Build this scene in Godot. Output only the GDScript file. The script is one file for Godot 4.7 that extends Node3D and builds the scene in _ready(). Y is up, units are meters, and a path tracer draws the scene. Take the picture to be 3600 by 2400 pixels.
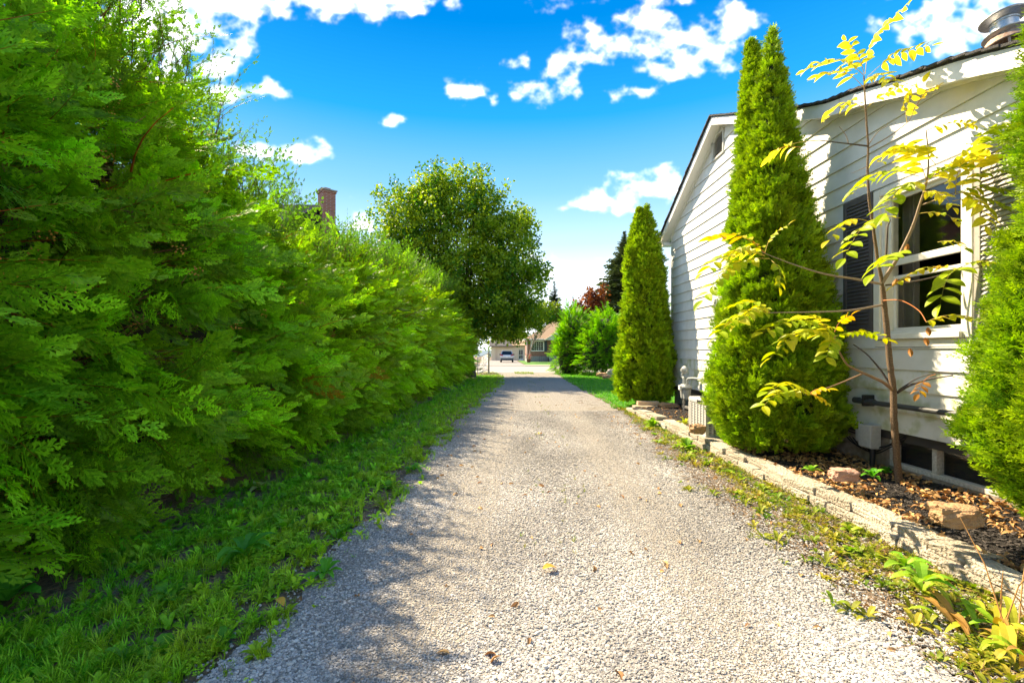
extends Node3D

var rng := RandomNumberGenerator.new()
var used := {}
var M := {}
var lump := FastNoiseLite.new()
var fine := FastNoiseLite.new()


class MB:
	var v := PackedVector3Array()
	var n := PackedVector3Array()
	var c := PackedColorArray()
	var col := Color.WHITE

	func put(p: Vector3, m: Vector3, k: Color) -> void:
		v.append(p); n.append(m); c.append(k)

	# the face is seen from the side where a, b, d run clockwise
	func tri(a: Vector3, b: Vector3, d: Vector3) -> void:
		var m := (d - a).cross(b - a).normalized()
		put(a, m, col); put(b, m, col); put(d, m, col)

	func tri_s(a: Vector3, b: Vector3, d: Vector3, na: Vector3, nb: Vector3, nd: Vector3) -> void:
		if (d - a).cross(b - a).dot(na + nb + nd) < 0.0:
			put(a, na, col); put(d, nd, col); put(b, nb, col)
		else:
			put(a, na, col); put(b, nb, col); put(d, nd, col)

	func poly(p: Array, out: Vector3) -> void:
		var m: Vector3 = (p[2] - p[0]).cross(p[1] - p[0])
		if m.dot(out) < 0.0:
			p = p.duplicate()
			p.reverse()
		for i in range(1, p.size() - 1):
			tri(p[0], p[i], p[i + 1])

	func box(t: Transform3D, s: Vector3, b := 0.0) -> void:
		var h := s * 0.5
		b = minf(b, 0.45 * minf(s.x, minf(s.y, s.z)))
		for a in 3:
			var u := (a + 1) % 3
			var w := (a + 2) % 3
			for g: float in [-1.0, 1.0]:
				var q := []
				for k: Vector2 in [Vector2(-1, -1), Vector2(1, -1), Vector2(1, 1), Vector2(-1, 1)]:
					var p := Vector3.ZERO
					p[a] = g * h[a]; p[u] = k.x * (h[u] - b); p[w] = k.y * (h[w] - b)
					q.append(t * p)
				var o := Vector3.ZERO
				o[a] = g
				poly(q, t.basis * o)
				if b > 0.0:
					for f: float in [-1.0, 1.0]:
						var e := []
						for k: float in [-1.0, 1.0]:
							var p := Vector3.ZERO
							p[a] = g * h[a]; p[u] = f * (h[u] - b); p[w] = k * (h[w] - b)
							e.append(t * p)
						for k: float in [1.0, -1.0]:
							var p := Vector3.ZERO
							p[a] = g * (h[a] - b); p[u] = f * h[u]; p[w] = k * (h[w] - b)
							e.append(t * p)
						o = Vector3.ZERO
						o[a] = g; o[u] = f
						poly(e, t.basis * o)
		if b > 0.0:
			for x: float in [-1.0, 1.0]:
				for y: float in [-1.0, 1.0]:
					for z: float in [-1.0, 1.0]:
						poly([t * Vector3(x * h.x, y * (h.y - b), z * (h.z - b)), t * Vector3(x * (h.x - b), y * h.y, z * (h.z - b)), t * Vector3(x * (h.x - b), y * (h.y - b), z * h.z)], t.basis * Vector3(x, y, z))

	# axis-aligned box between two corners
	func slab(lo: Vector3, hi: Vector3, b := 0.0) -> void:
		box(Transform3D(Basis.IDENTITY, (lo + hi) * 0.5), (hi - lo).abs(), b)

	func bar(a: Vector3, d: Vector3, w: float, h: float, b := 0.0) -> void:
		var z := (d - a).normalized()
		var x := Vector3.UP.cross(z)
		if x.length() < 0.01:
			x = Vector3.RIGHT
		x = x.normalized()
		box(Transform3D(Basis(x, z.cross(x), z), (a + d) * 0.5), Vector3(w, h, a.distance_to(d)), b)

	func tube(p: Array, r: Array, sides := 6, rough := 0.0, rg: RandomNumberGenerator = null) -> void:
		var rings := []
		var norms := []
		var x := Vector3.ZERO
		for i in p.size():
			var d: Vector3 = (p[mini(i + 1, p.size() - 1)] - p[maxi(i - 1, 0)]).normalized()
			if i == 0:
				x = d.cross(Vector3.UP if absf(d.y) < 0.9 else Vector3.RIGHT).normalized()
			x = (x - d * x.dot(d)).normalized()
			var y := d.cross(x)
			var ring := []
			var nn := []
			for k in sides:
				var a := TAU * k / sides
				var m := x * cos(a) + y * sin(a)
				var rr: float = r[i]
				if rough > 0.0:
					rr *= 1.0 + rough * rg.randf_range(-1.0, 1.0)
				ring.append(p[i] + m * rr)
				nn.append(m)
			rings.append(ring)
			norms.append(nn)
		for i in p.size() - 1:
			for k in sides:
				var j := (k + 1) % sides
				tri_s(rings[i][k], rings[i][j], rings[i + 1][j], norms[i][k], norms[i][j], norms[i + 1][j])
				tri_s(rings[i][k], rings[i + 1][j], rings[i + 1][k], norms[i][k], norms[i + 1][j], norms[i + 1][k])
		for e in 2:
			var at := 0 if e == 0 else p.size() - 1
			var o: Vector3 = (p[0] - p[1]) if e == 0 else (p[at] - p[at - 1])
			poly(rings[at], o)

	# profile of (radius, height), turned about y
	func lathe(t: Transform3D, prof: Array, seg := 16) -> void:
		for i in prof.size() - 1:
			var a: Vector2 = prof[i]
			var b: Vector2 = prof[i + 1]
			var m2 := Vector2(b.y - a.y, a.x - b.x).normalized()
			for k in seg:
				var p := TAU * k / seg
				var q := TAU * (k + 1) / seg
				var u := Vector3(cos(p), 0, sin(p))
				var w := Vector3(cos(q), 0, sin(q))
				var nu := t.basis * (u * m2.x + Vector3.UP * m2.y)
				var nw := t.basis * (w * m2.x + Vector3.UP * m2.y)
				var v0 := t * (u * a.x + Vector3.UP * a.y)
				var v1 := t * (w * a.x + Vector3.UP * a.y)
				var v2 := t * (w * b.x + Vector3.UP * b.y)
				var v3 := t * (u * b.x + Vector3.UP * b.y)
				if a.x > 1e-5:
					tri_s(v0, v1, v2, nu, nw, nw)
				if b.x > 1e-5:
					tri_s(v0, v2, v3, nu, nw, nu)

	# a stone: a cube pushed towards a sphere, then knocked about
	func rock(t: Transform3D, s: Vector3, round: float, rough: float, seed_: int, div := 3) -> void:
		var no := FastNoiseLite.new()
		no.seed = seed_
		no.frequency = 0.9
		for a in 3:
			var u := (a + 1) % 3
			var w := (a + 2) % 3
			for g: float in [-1.0, 1.0]:
				var pts := []
				for i in div + 1:
					for j in div + 1:
						var p := Vector3.ZERO
						p[a] = g; p[u] = 2.0 * i / div - 1.0; p[w] = 2.0 * j / div - 1.0
						var q := p.lerp(p.normalized() * 1.25, round)
						q *= 1.0 + rough * no.get_noise_3dv(q * 1.3)
						q += Vector3(no.get_noise_3dv(q + Vector3(9, 0, 0)), no.get_noise_3dv(q + Vector3(0, 9, 0)), no.get_noise_3dv(q + Vector3(0, 0, 9))) * rough * 0.5
						pts.append(t * (q * s * 0.5))
				var o := Vector3.ZERO
				o[a] = g
				for i in div:
					for j in div:
						var k := i * (div + 1) + j
						poly([pts[k], pts[k + 1], pts[k + div + 2]], t.basis * o)
						poly([pts[k], pts[k + div + 2], pts[k + div + 1]], t.basis * o)

	# thin four-cornered leaf or needle bundle from a to d
	func blade(a: Vector3, d: Vector3, side: Vector3, w: float, mid := 0.45) -> void:
		var m := a.lerp(d, mid)
		tri(a, m + side * w, d)
		tri(a, d, m - side * w)

	func mesh() -> ArrayMesh:
		var a := []
		a.resize(Mesh.ARRAY_MAX)
		a[Mesh.ARRAY_VERTEX] = v
		a[Mesh.ARRAY_NORMAL] = n
		a[Mesh.ARRAY_COLOR] = c
		var m := ArrayMesh.new()
		m.add_surface_from_arrays(Mesh.PRIMITIVE_TRIANGLES, a)
		return m


func R(a: float, b: float) -> float:
	return rng.randf_range(a, b)


func numbered(called: String, parent: Node) -> String:
	var key := str(parent.get_instance_id()) + called
	var k: int = used.get(key, 0)
	used[key] = k + 1
	return called if k == 0 else "%s_%03d" % [called, k]


# one named mesh
func obj(called: String, mesh, mat: Material, parent: Node3D = null, t := Transform3D.IDENTITY) -> MeshInstance3D:
	var o := MeshInstance3D.new()
	var to: Node3D = parent if parent else self
	o.name = numbered(called, to)
	o.mesh = mesh.mesh() if mesh is MB else mesh
	o.material_override = mat
	o.transform = t
	to.add_child(o, true)
	return o


func tag(o: Node3D, label: String, category: String, group := "", kind := "") -> Node3D:
	if label:
		o.set_meta("label", label)
	if category:
		o.set_meta("category", category)
	if group:
		o.set_meta("group", group)
	if kind:
		o.set_meta("kind", kind)
	return o


func thing(called: String, label: String, category: String, at := Vector3.ZERO, turn := 0.0, group := "") -> Node3D:
	var o := Node3D.new()
	o.name = numbered(called, self)
	add_child(o, true)
	o.position = at
	o.rotation.y = turn
	return tag(o, label, category, group)


func structure(called: String, mesh, mat: Material) -> MeshInstance3D:
	var o := obj(called, mesh, mat)
	o.set_meta("kind", "structure")
	return o


# many copies of one mesh
func scatter(called: String, mesh, mat: Material, where: Array, tint: Array, parent: Node3D = null, stuff := true) -> MultiMeshInstance3D:
	var mm := MultiMesh.new()
	mm.transform_format = MultiMesh.TRANSFORM_3D
	mm.use_colors = true
	mm.mesh = mesh.mesh() if mesh is MB else mesh
	mm.instance_count = where.size()
	for i in where.size():
		mm.set_instance_transform(i, where[i])
		mm.set_instance_color(i, tint[i])
	var o := MultiMeshInstance3D.new()
	var to: Node3D = parent if parent else self
	o.name = numbered(called, to)
	o.multimesh = mm
	o.material_override = mat
	if stuff:
		o.set_meta("kind", "stuff")
	to.add_child(o, true)
	return o


# Basis whose z looks along d, rolled about it
func aim(d: Vector3, roll := 0.0, up := Vector3.UP) -> Basis:
	var z := d.normalized()
	var x := up.cross(z)
	if x.length() < 0.05:
		x = Vector3.RIGHT.cross(z)
	x = x.normalized()
	return Basis(x, z.cross(x), z).rotated(z, roll)


func paint(lin: Color, rough := 0.7, metal := 0.0) -> StandardMaterial3D:
	var m := StandardMaterial3D.new()
	m.albedo_color = lin.linear_to_srgb()
	m.roughness = rough
	m.metallic = metal
	return m


func leafy(rough := 0.55, through := Color(0.9, 1.0, 0.35)) -> StandardMaterial3D:
	var m := StandardMaterial3D.new()
	m.vertex_color_use_as_albedo = true
	m.roughness = rough
	m.metallic_specular = 0.35
	m.backlight_enabled = true
	m.backlight = through
	m.cull_mode = BaseMaterial3D.CULL_DISABLED
	return m


func noise_tex(freq: float, lo: Color, hi: Color, kind := FastNoiseLite.TYPE_SIMPLEX_SMOOTH, oct := 4, size := 512, stops := []) -> NoiseTexture2D:
	var f := FastNoiseLite.new()
	f.noise_type = kind
	f.frequency = freq
	f.fractal_octaves = oct
	f.seed = used.size() + 7
	var t := NoiseTexture2D.new()
	t.width = size
	t.height = size
	t.seamless = true
	t.noise = f
	var g := Gradient.new()
	g.set_color(0, lo)
	g.set_color(1, hi)
	for s in stops:
		g.add_point(s[0], s[1])
	t.color_ramp = g
	return t


# a colour that wanders, with relief, on world-mapped planes
func grainy(lo: Color, hi: Color, per_m: float, freq := 0.02, rough := 0.85, relief := 0.0, kind := FastNoiseLite.TYPE_SIMPLEX_SMOOTH, stretch := Vector3.ONE, oct := 5, world := true) -> StandardMaterial3D:
	var m := StandardMaterial3D.new()
	m.albedo_texture = noise_tex(freq, lo.linear_to_srgb(), hi.linear_to_srgb(), kind, oct)
	m.uv1_triplanar = true
	m.uv1_world_triplanar = world
	m.uv1_scale = stretch * per_m
	m.roughness = rough
	if relief > 0.0:
		m.heightmap_enabled = true
		m.heightmap_scale = relief
		m.heightmap_texture = noise_tex(freq, Color.BLACK, Color.WHITE, kind, oct)
	return m


func gy(z: float) -> float:      # height of the land, which falls away beyond the street
	return -0.0115 * maxf(0.0, z - 46.0)


# ---------------------------------------------------------------- sky
var cl := FastNoiseLite.new()
var cl2 := FastNoiseLite.new()
var puffs := []

func puff(x: float, y: float, rx: float, ry: float, s := 1.0) -> void:
	puffs.append([(x - 1165.0) / 1045.0, (804.0 - y) / 1045.0, rx / 1045.0, ry / 1045.0, s])


func clear_sky(e: float) -> Vector3:
	var stops := [[-90.0, Vector3(0.30, 0.34, 0.34)], [-1.0, Vector3(0.55, 0.62, 0.68)], [0.0, Vector3(1.7, 1.75, 1.75)], [7.0, Vector3(0.98, 1.12, 1.2)], [13.0, Vector3(0.50, 0.74, 0.95)], [19.0, Vector3(0.22, 0.52, 0.86)], [27.0, Vector3(0.02, 0.33, 0.74)], [36.0, Vector3(0.0, 0.205, 0.62)], [90.0, Vector3(0.0, 0.14, 0.52)]]
	for i in stops.size() - 1:
		if e < stops[i + 1][0] or i == stops.size() - 2:
			return (stops[i][1] as Vector3).lerp(stops[i + 1][1], (e - stops[i][0]) / (stops[i + 1][0] - stops[i][0]))
	return Vector3.ONE


# how deep in a cloud a direction lies, before it is frayed
func puff_field(u: float, w: float) -> float:
	var best := -1.0
	for p in puffs:
		var a: float = (u - p[0]) / p[2]
		var b: float = (w - p[1]) / p[3]
		if b < 0.0:
			b *= 1.25
		best = maxf(best, (1.0 - a * a - b * b) * p[4])
	return best


# d: direction, base: clear sky there, best: puff_field or -9 away from the clouds over the street
func sky_color(d: Vector3, base: Vector3, e: float, best: float) -> Color:
	var cloud := 0.0
	var shade := 0.0
	if d.y > 0.0:
		if best > -0.99:
			var u := d.x / -d.z
			var w := d.y / -d.z
			var nn := cl.get_noise_2d(u * 260.0, w * 340.0)
			var q := best * 0.72 + nn * 1.2
			cloud = smoothstep(-0.30, 0.92, q)
			shade = clampf(0.15 - nn * 1.5 - 0.3 * best, 0.0, 1.0) * smoothstep(0.2, 0.8, q)
		elif best < -5.0:
			var h := d / (d.y + 0.12)
			cloud = smoothstep(0.08, 0.36, cl2.get_noise_2d(h.x * 26.0 + 31.0, h.z * 26.0 - 7.0)) * smoothstep(0.02, 0.1, d.y)  # unseen clouds beyond the view, made denser to brighten the shade
		if e < 16.0:      # thin whitish veils low down
			var s := cl2.get_noise_2d(atan2(d.x, -d.z) * 40.0, e * 2.4)
			cloud = maxf(cloud, smoothstep(0.0, 0.5, s + 0.12) * smoothstep(16.0, 5.0, e) * 0.8)
	var c := base.lerp(Vector3(1.55, 1.55, 1.55).lerp(Vector3(0.55, 0.63, 0.76), sqrt(shade)), pow(cloud, 1.5)) / 2.5
	return Color(c.x, c.y, c.z)


func make_sky() -> ImageTexture:
	cl.seed = 5
	cl.frequency = 0.05
	cl.fractal_octaves = 6
	cl.fractal_gain = 0.5
	cl2.seed = 11
	cl2.frequency = 0.03
	cl2.fractal_octaves = 5
	# the clouds that stand over the street
	puff(520, -30, 320, 100, 1.7); puff(800, -14, 200, 72, 1.5); puff(930, 8, 70, 36); puff(330, 60, 190, 100, 1.6); puff(300, 180, 210, 55, 1.4)
	puff(500, 120, 62, 36); puff(550, 92, 34, 44); puff(480, 160, 60, 26)
	puff(540, 212, 95, 26); puff(625, 200, 42, 20); puff(450, 225, 70, 25)
	puff(650, 358, 80, 26); puff(715, 352, 46, 32); puff(590, 345, 60, 20)
	puff(825, 492, 32, 24); puff(830, 515, 45, 20); puff(900, 280, 34, 16)
	puff(1075, 205, 44, 32, 0.9); puff(1190, 145, 26, 14, 0.7); puff(1290, 160, 42, 44, 0.9); puff(1255, 215, 82, 30); puff(1140, 230, 14, 16, 0.5)
	puff(1400, 105, 85, 40, 0.9); puff(1530, 85, 115, 48); puff(1620, 120, 110, 46, 0.9); puff(1690, 50, 55, 45); puff(1480, 60, 70, 40); puff(1560, 160, 90, 30, 0.7)
	puff(1450, 215, 44, 16, 0.8); puff(1350, 80, 40, 30, 0.7)
	puff(1490, 430, 95, 34); puff(1400, 470, 95, 30); puff(1540, 410, 60, 26)
	puff(2230, 60, 180, 90, 0.95); puff(2330, 30, 190, 90); puff(2140, 95, 60, 30, 0.8); puff(2420, 150, 200, 80)
	puff(1300, 5, 75, 12, 0.7); puff(1040, 5, 28, 20, 0.8); puff(1520, 4, 80, 14, 0.6)
	puff(1240, 600, 42, 22, 0.8); puff(1330, 630, 90, 26, 0.7)
	var W := 4096
	var H := 2048
	var low := Image.create(512, 256, false, Image.FORMAT_RGB8)
	for y in 256:
		var e := PI / 2 - (y + 0.5) / 256.0 * PI
		var base := clear_sky(rad_to_deg(e))
		for x in 512:
			var a := (x + 0.5) / 512.0 * TAU - PI
			low.set_pixel(x, y, sky_color(Vector3(sin(a) * cos(e), sin(e), -cos(a) * cos(e)), base, rad_to_deg(e), -9.0).linear_to_srgb())
	low.resize(W, H, Image.INTERPOLATE_CUBIC)
	var x0 := W / 2 - 640
	var y0 := H / 2 - 520
	var ww := 1280
	var hh := 520
	var field := Image.create(ww / 8, hh / 8, false, Image.FORMAT_RF)
	for y in hh / 8:
		var e := PI / 2 - (y0 + y * 8 + 4.0) / H * PI
		for x in ww / 8:
			var a := (x0 + x * 8 + 4.0) / W * TAU - PI
			field.set_pixel(x, y, Color(puff_field(tan(a), tan(e) / cos(a)), 0, 0))
	field.resize(ww, hh, Image.INTERPOLATE_BILINEAR)
	var buf := PackedByteArray()
	buf.resize(ww * hh * 3)
	var k := 0
	for y in hh:
		var e := PI / 2 - (y0 + y + 0.5) / H * PI
		var base := clear_sky(rad_to_deg(e))
		for x in ww:
			var a := (x0 + x + 0.5) / W * TAU - PI
			var d := Vector3(sin(a) * cos(e), sin(e), -cos(a) * cos(e))
			var c := sky_color(d, base, rad_to_deg(e), maxf(-1.0, field.get_pixel(x, y).r)).linear_to_srgb()
			# run into the rest of the sky at the border of the close-up
			var t := minf(minf(x, ww - 1 - x), y) / 60.0
			if t < 1.0:
				c = low.get_pixel(x0 + x, y0 + y).lerp(c, t)
			buf[k] = int(c.r * 255.0); buf[k + 1] = int(c.g * 255.0); buf[k + 2] = int(c.b * 255.0)
			k += 3
	low.blit_rect(Image.create_from_data(ww, hh, false, Image.FORMAT_RGB8, buf), Rect2i(0, 0, ww, hh), Vector2i(x0, y0))
	# the panorama starts straight ahead
	var turned := Image.create(W, H, false, Image.FORMAT_RGB8)
	turned.blit_rect(low, Rect2i(W / 2, 0, W / 2, H), Vector2i(0, 0))
	turned.blit_rect(low, Rect2i(0, 0, W / 2, H), Vector2i(W / 2, 0))
	return ImageTexture.create_from_image(turned)


# ---------------------------------------------------------------- foliage meshes
# a flat fan of scale leaves in the x-z plane of t, pointing along z
func spray(mb: MB, t: Transform3D, L: float, w: float, pairs: int, sub: int, base: Color, tip: Color) -> void:
	var side := t.basis.x
	var fwd := t.basis.z
	var up := t.basis.y
	var last := t.origin
	for i in pairs + 1:
		var s := (i + 1.0) / (pairs + 1.0)
		var p := t.origin + fwd * L * s - up * L * 0.22 * s * s
		mb.col = base.lerp(tip, s * 0.6)
		mb.blade(last, p + fwd * w, side, w * (1.1 - 0.5 * s), 0.6)
		if i < pairs:
			for g: float in [-1.0, 1.0]:
				var a := R(0.55, 0.85)
				var d := (fwd * cos(a) + side * g * sin(a) + up * R(-0.22, 0.12)).normalized()
				var l := L * 0.52 * (1.0 - 0.72 * s) * R(0.8, 1.15)
				var q := p - (p - last) * R(0.0, 0.5)
				mb.col = base.lerp(tip, 0.3 + 0.5 * R(0, 1))
				mb.blade(q, q + d * l, d.cross(up).normalized(), w, 0.5)
				for j in sub:
					var at := q + d * l * (0.25 + 0.55 * j / maxf(1.0, sub))
					var b := a + (0.7 if j % 2 == 0 else -0.6)
					var e := (fwd * cos(b) + side * g * sin(b) + up * R(-0.25, 0.1)).normalized()
					mb.col = base.lerp(tip, 0.4 + 0.6 * R(0, 1))
					mb.blade(at, at + e * l * R(0.38, 0.55), e.cross(up).normalized(), w * 0.85, 0.55)
		last = p


# a cedar bough: an orange-brown stem with sprays to both sides
func bough(L: float, count: int, size: float, w: float, pairs: int, sub: int, stem: Color, base: Color, tip: Color, thick := 0.0042) -> MB:
	var mb := MB.new()
	var pts := []
	var rad := []
	var bend := R(-0.12, 0.12)
	for i in 6:
		var s := i / 5.0
		pts.append(Vector3(bend * s * s * L, (0.10 * s - 0.30 * s * s) * L, s * L))
		rad.append(thick * (1.05 - s))
	mb.col = stem
	mb.tube(pts, rad, 3)
	for i in count:
		var s := 0.16 + 0.84 * i / (count - 1.0)
		var k := s * 5.0
		var p: Vector3 = pts[int(minf(k, 4))].lerp(pts[int(minf(k, 4)) + 1], k - minf(floorf(k), 4))
		var g := 1.0 if i % 2 == 0 else -1.0
		var a := g * R(0.45, 0.95) * (1.0 - 0.7 * maxf(0.0, s - 0.6))
		if i == count - 1:
			a = 0.0
		var b := Basis(Vector3.UP, a) * Basis(Vector3.RIGHT, R(-0.15, 0.4)) * Basis(Vector3.BACK, R(-0.5, 0.5))
		spray(mb, Transform3D(b, p), size * (1.1 - 0.35 * s) * R(0.8, 1.2), w, pairs, sub, base, tip)
	return mb


# a tight tuft of upright fans, as on a clipped pyramidal cedar
func tuft(size: float, fans: int, w: float, pairs: int, base: Color, tip: Color) -> MB:
	var mb := MB.new()
	for i in fans:
		var a := TAU * i / fans + R(-0.4, 0.4)
		var d := Vector3(cos(a) * R(0.25, 0.8), sin(a) * R(0.25, 0.8), 1.0).normalized()
		spray(mb, Transform3D(aim(d, R(0, TAU)), Vector3(cos(a), sin(a), 0) * size * 0.15), size * R(0.75, 1.15), w, pairs, 1, base, tip)
	return mb


func leaf_cluster(count: int, reach: float, size: float, lobed: bool) -> MB:
	var mb := MB.new()
	for i in count:
		var o := Vector3(R(-1, 1), R(-0.7, 0.7), R(-1, 1)).normalized() * reach * pow(R(0.1, 1), 0.5)
		var f := Vector3(R(-1, 1), R(-1.0, 0.3), R(-1, 1)).normalized()
		var b := aim(f, R(0, TAU))
		var s := size * R(0.7, 1.2)
		mb.col = Color(1, 1, 1) * R(0.75, 1.2)
		if lobed:
			var pts := []
			for q: Vector2 in [Vector2(0, 0), Vector2(0.45, 0.05), Vector2(0.28, 0.38), Vector2(0.62, 0.62), Vector2(0.25, 0.62), Vector2(0.0, 1.05), Vector2(-0.25, 0.62), Vector2(-0.62, 0.62), Vector2(-0.28, 0.38), Vector2(-0.45, 0.05)]:
				pts.append(o + b * (Vector3(q.x, absf(q.x) * 0.25 - q.y * 0.15, q.y) * s))
			for k in range(1, 9):
				mb.tri(pts[0], pts[k], pts[k + 1])
		else:
			mb.blade(o, o + b.z * s, b.x, s * 0.32)
	return mb


# ---------------------------------------------------------------- plants
func hedge_base(z: float) -> float:
	return -3.45 + 0.052 * z


func hedge_top(z: float) -> float:
	var k := [Vector2(-2, 4.4), Vector2(3.5, 4.6), Vector2(4.6, 4.6), Vector2(5.4, 4.1), Vector2(6.75, 3.4), Vector2(8.0, 3.3), Vector2(11, 3.7), Vector2(14.5, 4.05), Vector2(20, 4.2), Vector2(27, 4.3)]
	for i in k.size() - 1:
		if z <= k[i + 1].x:
			return lerpf(k[i].y, k[i + 1].y, clampf((z - k[i].x) / (k[i + 1].x - k[i].x), 0, 1))
	return 4.3


# how far the face of the hedge stands out from its foot line
func hedge_out(z: float, s: float, H: float) -> float:
	var o := 0.42 * sin(PI * clampf(s * 1.25, 0, 1)) - 0.78 * s * s
	o += 0.20 * lump.get_noise_3d(z * 55.0, s * H * 40.0, 3.0) + 0.16 * sin(z * 6.6 + 1.3 * lump.get_noise_1d(z * 60.0)) * (0.4 + 0.6 * s)
	return o


func build_hedge() -> void:
	var h := thing("cedar_hedge", "tall overgrown green cedar hedge running along the left side of the gravel driveway", "hedge")
	var G0 := Color(0.11, 0.33, 0.012)
	var G1 := Color(0.44, 0.72, 0.03)
	var stem := Color(0.42, 0.14, 0.03)
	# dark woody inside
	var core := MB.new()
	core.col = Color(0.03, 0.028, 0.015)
	var rows := 7
	var last := []
	for i in 57:
		var z := -1.6 + i * 0.463
		var H := hedge_top(z)
		var ring := []
		for k in rows:
			var s := k / (rows - 1.0)
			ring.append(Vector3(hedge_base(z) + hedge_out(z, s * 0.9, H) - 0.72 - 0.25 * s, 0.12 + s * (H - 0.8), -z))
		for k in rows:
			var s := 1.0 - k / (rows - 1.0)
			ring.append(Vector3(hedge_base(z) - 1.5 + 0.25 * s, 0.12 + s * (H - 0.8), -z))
		if last:
			for k in ring.size() - 1:
				core.poly([last[k], ring[k], ring[k + 1], last[k + 1]], Vector3(1, 0.4, 0) if k < rows - 1 else Vector3(-0.3, 1, 0))
		else:
			core.poly(ring, Vector3(0, 0, 1))
		last = ring
	core.poly(last, Vector3(0, 0, -1))
	obj("inner_twigs", core, M.twigs, h)
	for i in 25:
		var z := 1.2 + i * 0.97 + R(-0.15, 0.15)
		var x := hedge_base(z) - 0.55 + R(-0.12, 0.12)
		var mb := MB.new()
		mb.tube([Vector3(x, -0.05, -z), Vector3(x + R(-0.05, 0.1), 0.5, -z + R(-0.05, 0.05)), Vector3(x + R(-0.1, 0.1), 1.6, -z)], [0.07, 0.055, 0.04], 7)
		obj("trunk", mb, M.bark, h)
	var kinds := []
	for i in 5:
		kinds.append(bough(R(0.36, 0.6), 12, R(0.15, 0.2), 0.0068, 5, 2, stem, G0, G1))
	for i in 2:      # finer young foliage
		kinds[i] = bough(R(0.36, 0.5), 16, 0.125, 0.005, 6, 2, stem, G0, G1)
	for i in 2:      # open leggy shoots that stand out of the face
		kinds.append(bough(0.75, 10, 0.18, 0.0075, 5, 2, Color(0.62, 0.20, 0.04), G0, G1, 0.0075))
	var where := [[], [], [], [], [], [], []]
	var tint := [[], [], [], [], [], [], []]
	for i in 9600:
		var z := R(-1.2, 25.2)
		if i > 6200:
			z = 1.5 + 10.0 * pow(R(0, 1), 1.4)
		var H := hedge_top(z)
		var s := pow(R(0, 1), 0.92)
		var y := 0.10 + s * (H - 0.15)
		var deep := pow(R(0, 1), 1.6) * 0.5
		var gap := lump.get_noise_3d(z * 85.0, y * 75.0, 40.0)
		if gap < 0.0:
			deep += 0.45
			if R(0, 1) < 0.86:
				continue
		var end := clampf((z - 23.2) / 1.9, 0, 1)
		var p := Vector3(hedge_base(z) + hedge_out(z, s, H) - deep - 0.10 - 1.1 * end * end, y, -z)
		var d := Vector3(1.0, R(-0.75, 0.45) + 1.3 * s * s, R(-0.9, 0.9) - end).normalized()
		if s > 0.9:
			d = Vector3(R(-0.4, 0.9), R(0.5, 1.6), R(-0.7, 0.7)).normalized()
		var q := i % 5
		var size := R(0.62, 1.3)
		if z < 4.5 and R(0, 1) < 0.4:
			size *= 1.2
		if R(0, 1) < 0.07:
			p += d * R(0.0, 0.12)
			q = 5 + i % 2
			d.y = absf(d.y) + 0.2
		where[q].append(Transform3D(aim(d, (1.0 if R(0, 1) < 0.5 else -1.0) * R(0.2, 1.5)).scaled(Vector3.ONE * size), p))
		var k := 0.55 + 1.0 * pow(R(0, 1), 1.8) + 0.4 * fine.get_noise_3d(z * 20, y * 20, 9)
		var yel := clampf(0.26 + 0.05 * z * (0.4 + s) + 0.4 * lump.get_noise_3d(z * 30, y * 30, 77), 0, 1)
		var c := Color(0.66, 0.98, 1.0).lerp(Color(1.4, 1.12, 0.8), yel) * k
		if R(0, 1) < 0.006:
			c = Color(1.3, 0.36, 0.5)
		tint[q].append(c)
	# back and far side, seen only in outline and in shadow
	for i in 2600:
		var z := R(-1.0, 25.0)
		var H := hedge_top(z)
		var s := R(0.45, 1.0)
		var p := Vector3(hedge_base(z) - R(0.7, 1.6), s * H, -z)
		where[i % 5].append(Transform3D(aim(Vector3(R(-1, 0.3), R(0.2, 1.2), R(-0.8, 0.8)), R(-0.9, 0.9)).scaled(Vector3.ONE * R(0.9, 1.3)), p))
		tint[i % 5].append(Color(1.3, 1.1, 0.9) * R(0.8, 1.2))
	for q in 7:
		scatter("foliage", kinds[q], M.cedar, where[q], tint[q], h)
	# thin leading shoots along the crest
	var wisp := bough(0.62, 11, 0.085, 0.0045, 4, 1, Color(0.22, 0.10, 0.03), Color(0.06, 0.17, 0.015), Color(0.2, 0.38, 0.03))
	var w0 := []
	var t0 := []
	for i in 1300:
		var z := 2.0 + 23.0 * pow(R(0, 1), 1.5)
		var H := hedge_top(z)
		var p := Vector3(hedge_base(z) - R(0.35, 1.1), H + R(-0.25, 0.12) + (0.55 * pow(R(0, 1), 2.0) if z < 8.0 else 0.0), -z)
		w0.append(Transform3D(aim(Vector3(R(-0.4, 0.9), R(0.7, 1.7), R(-0.8, 0.8)), R(0, TAU)).scaled(Vector3.ONE * R(0.7, 1.5)), p))
		t0.append(Color(1, 1, 1) * R(0.7, 1.3))
	scatter("leading_shoot", wisp, M.cedar, w0, t0, h)
	# bare brown twigs in the hollows
	var bare := MB.new()
	bare.col = Color(0.26, 0.13, 0.06)
	bare.tube([Vector3.ZERO, Vector3(0.02, 0.03, 0.3), Vector3(-0.02, 0.02, 0.62)], [0.007, 0.005, 0.002], 4)
	for i in 9:
		var o := Vector3(R(-0.02, 0.02), 0.02, R(0.1, 0.55))
		bare.tube([o, o + Vector3(R(-0.2, 0.2), R(-0.12, 0.1), R(0.08, 0.22))], [0.003, 0.001], 3)
	var wb := []
	var tb := []
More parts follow.
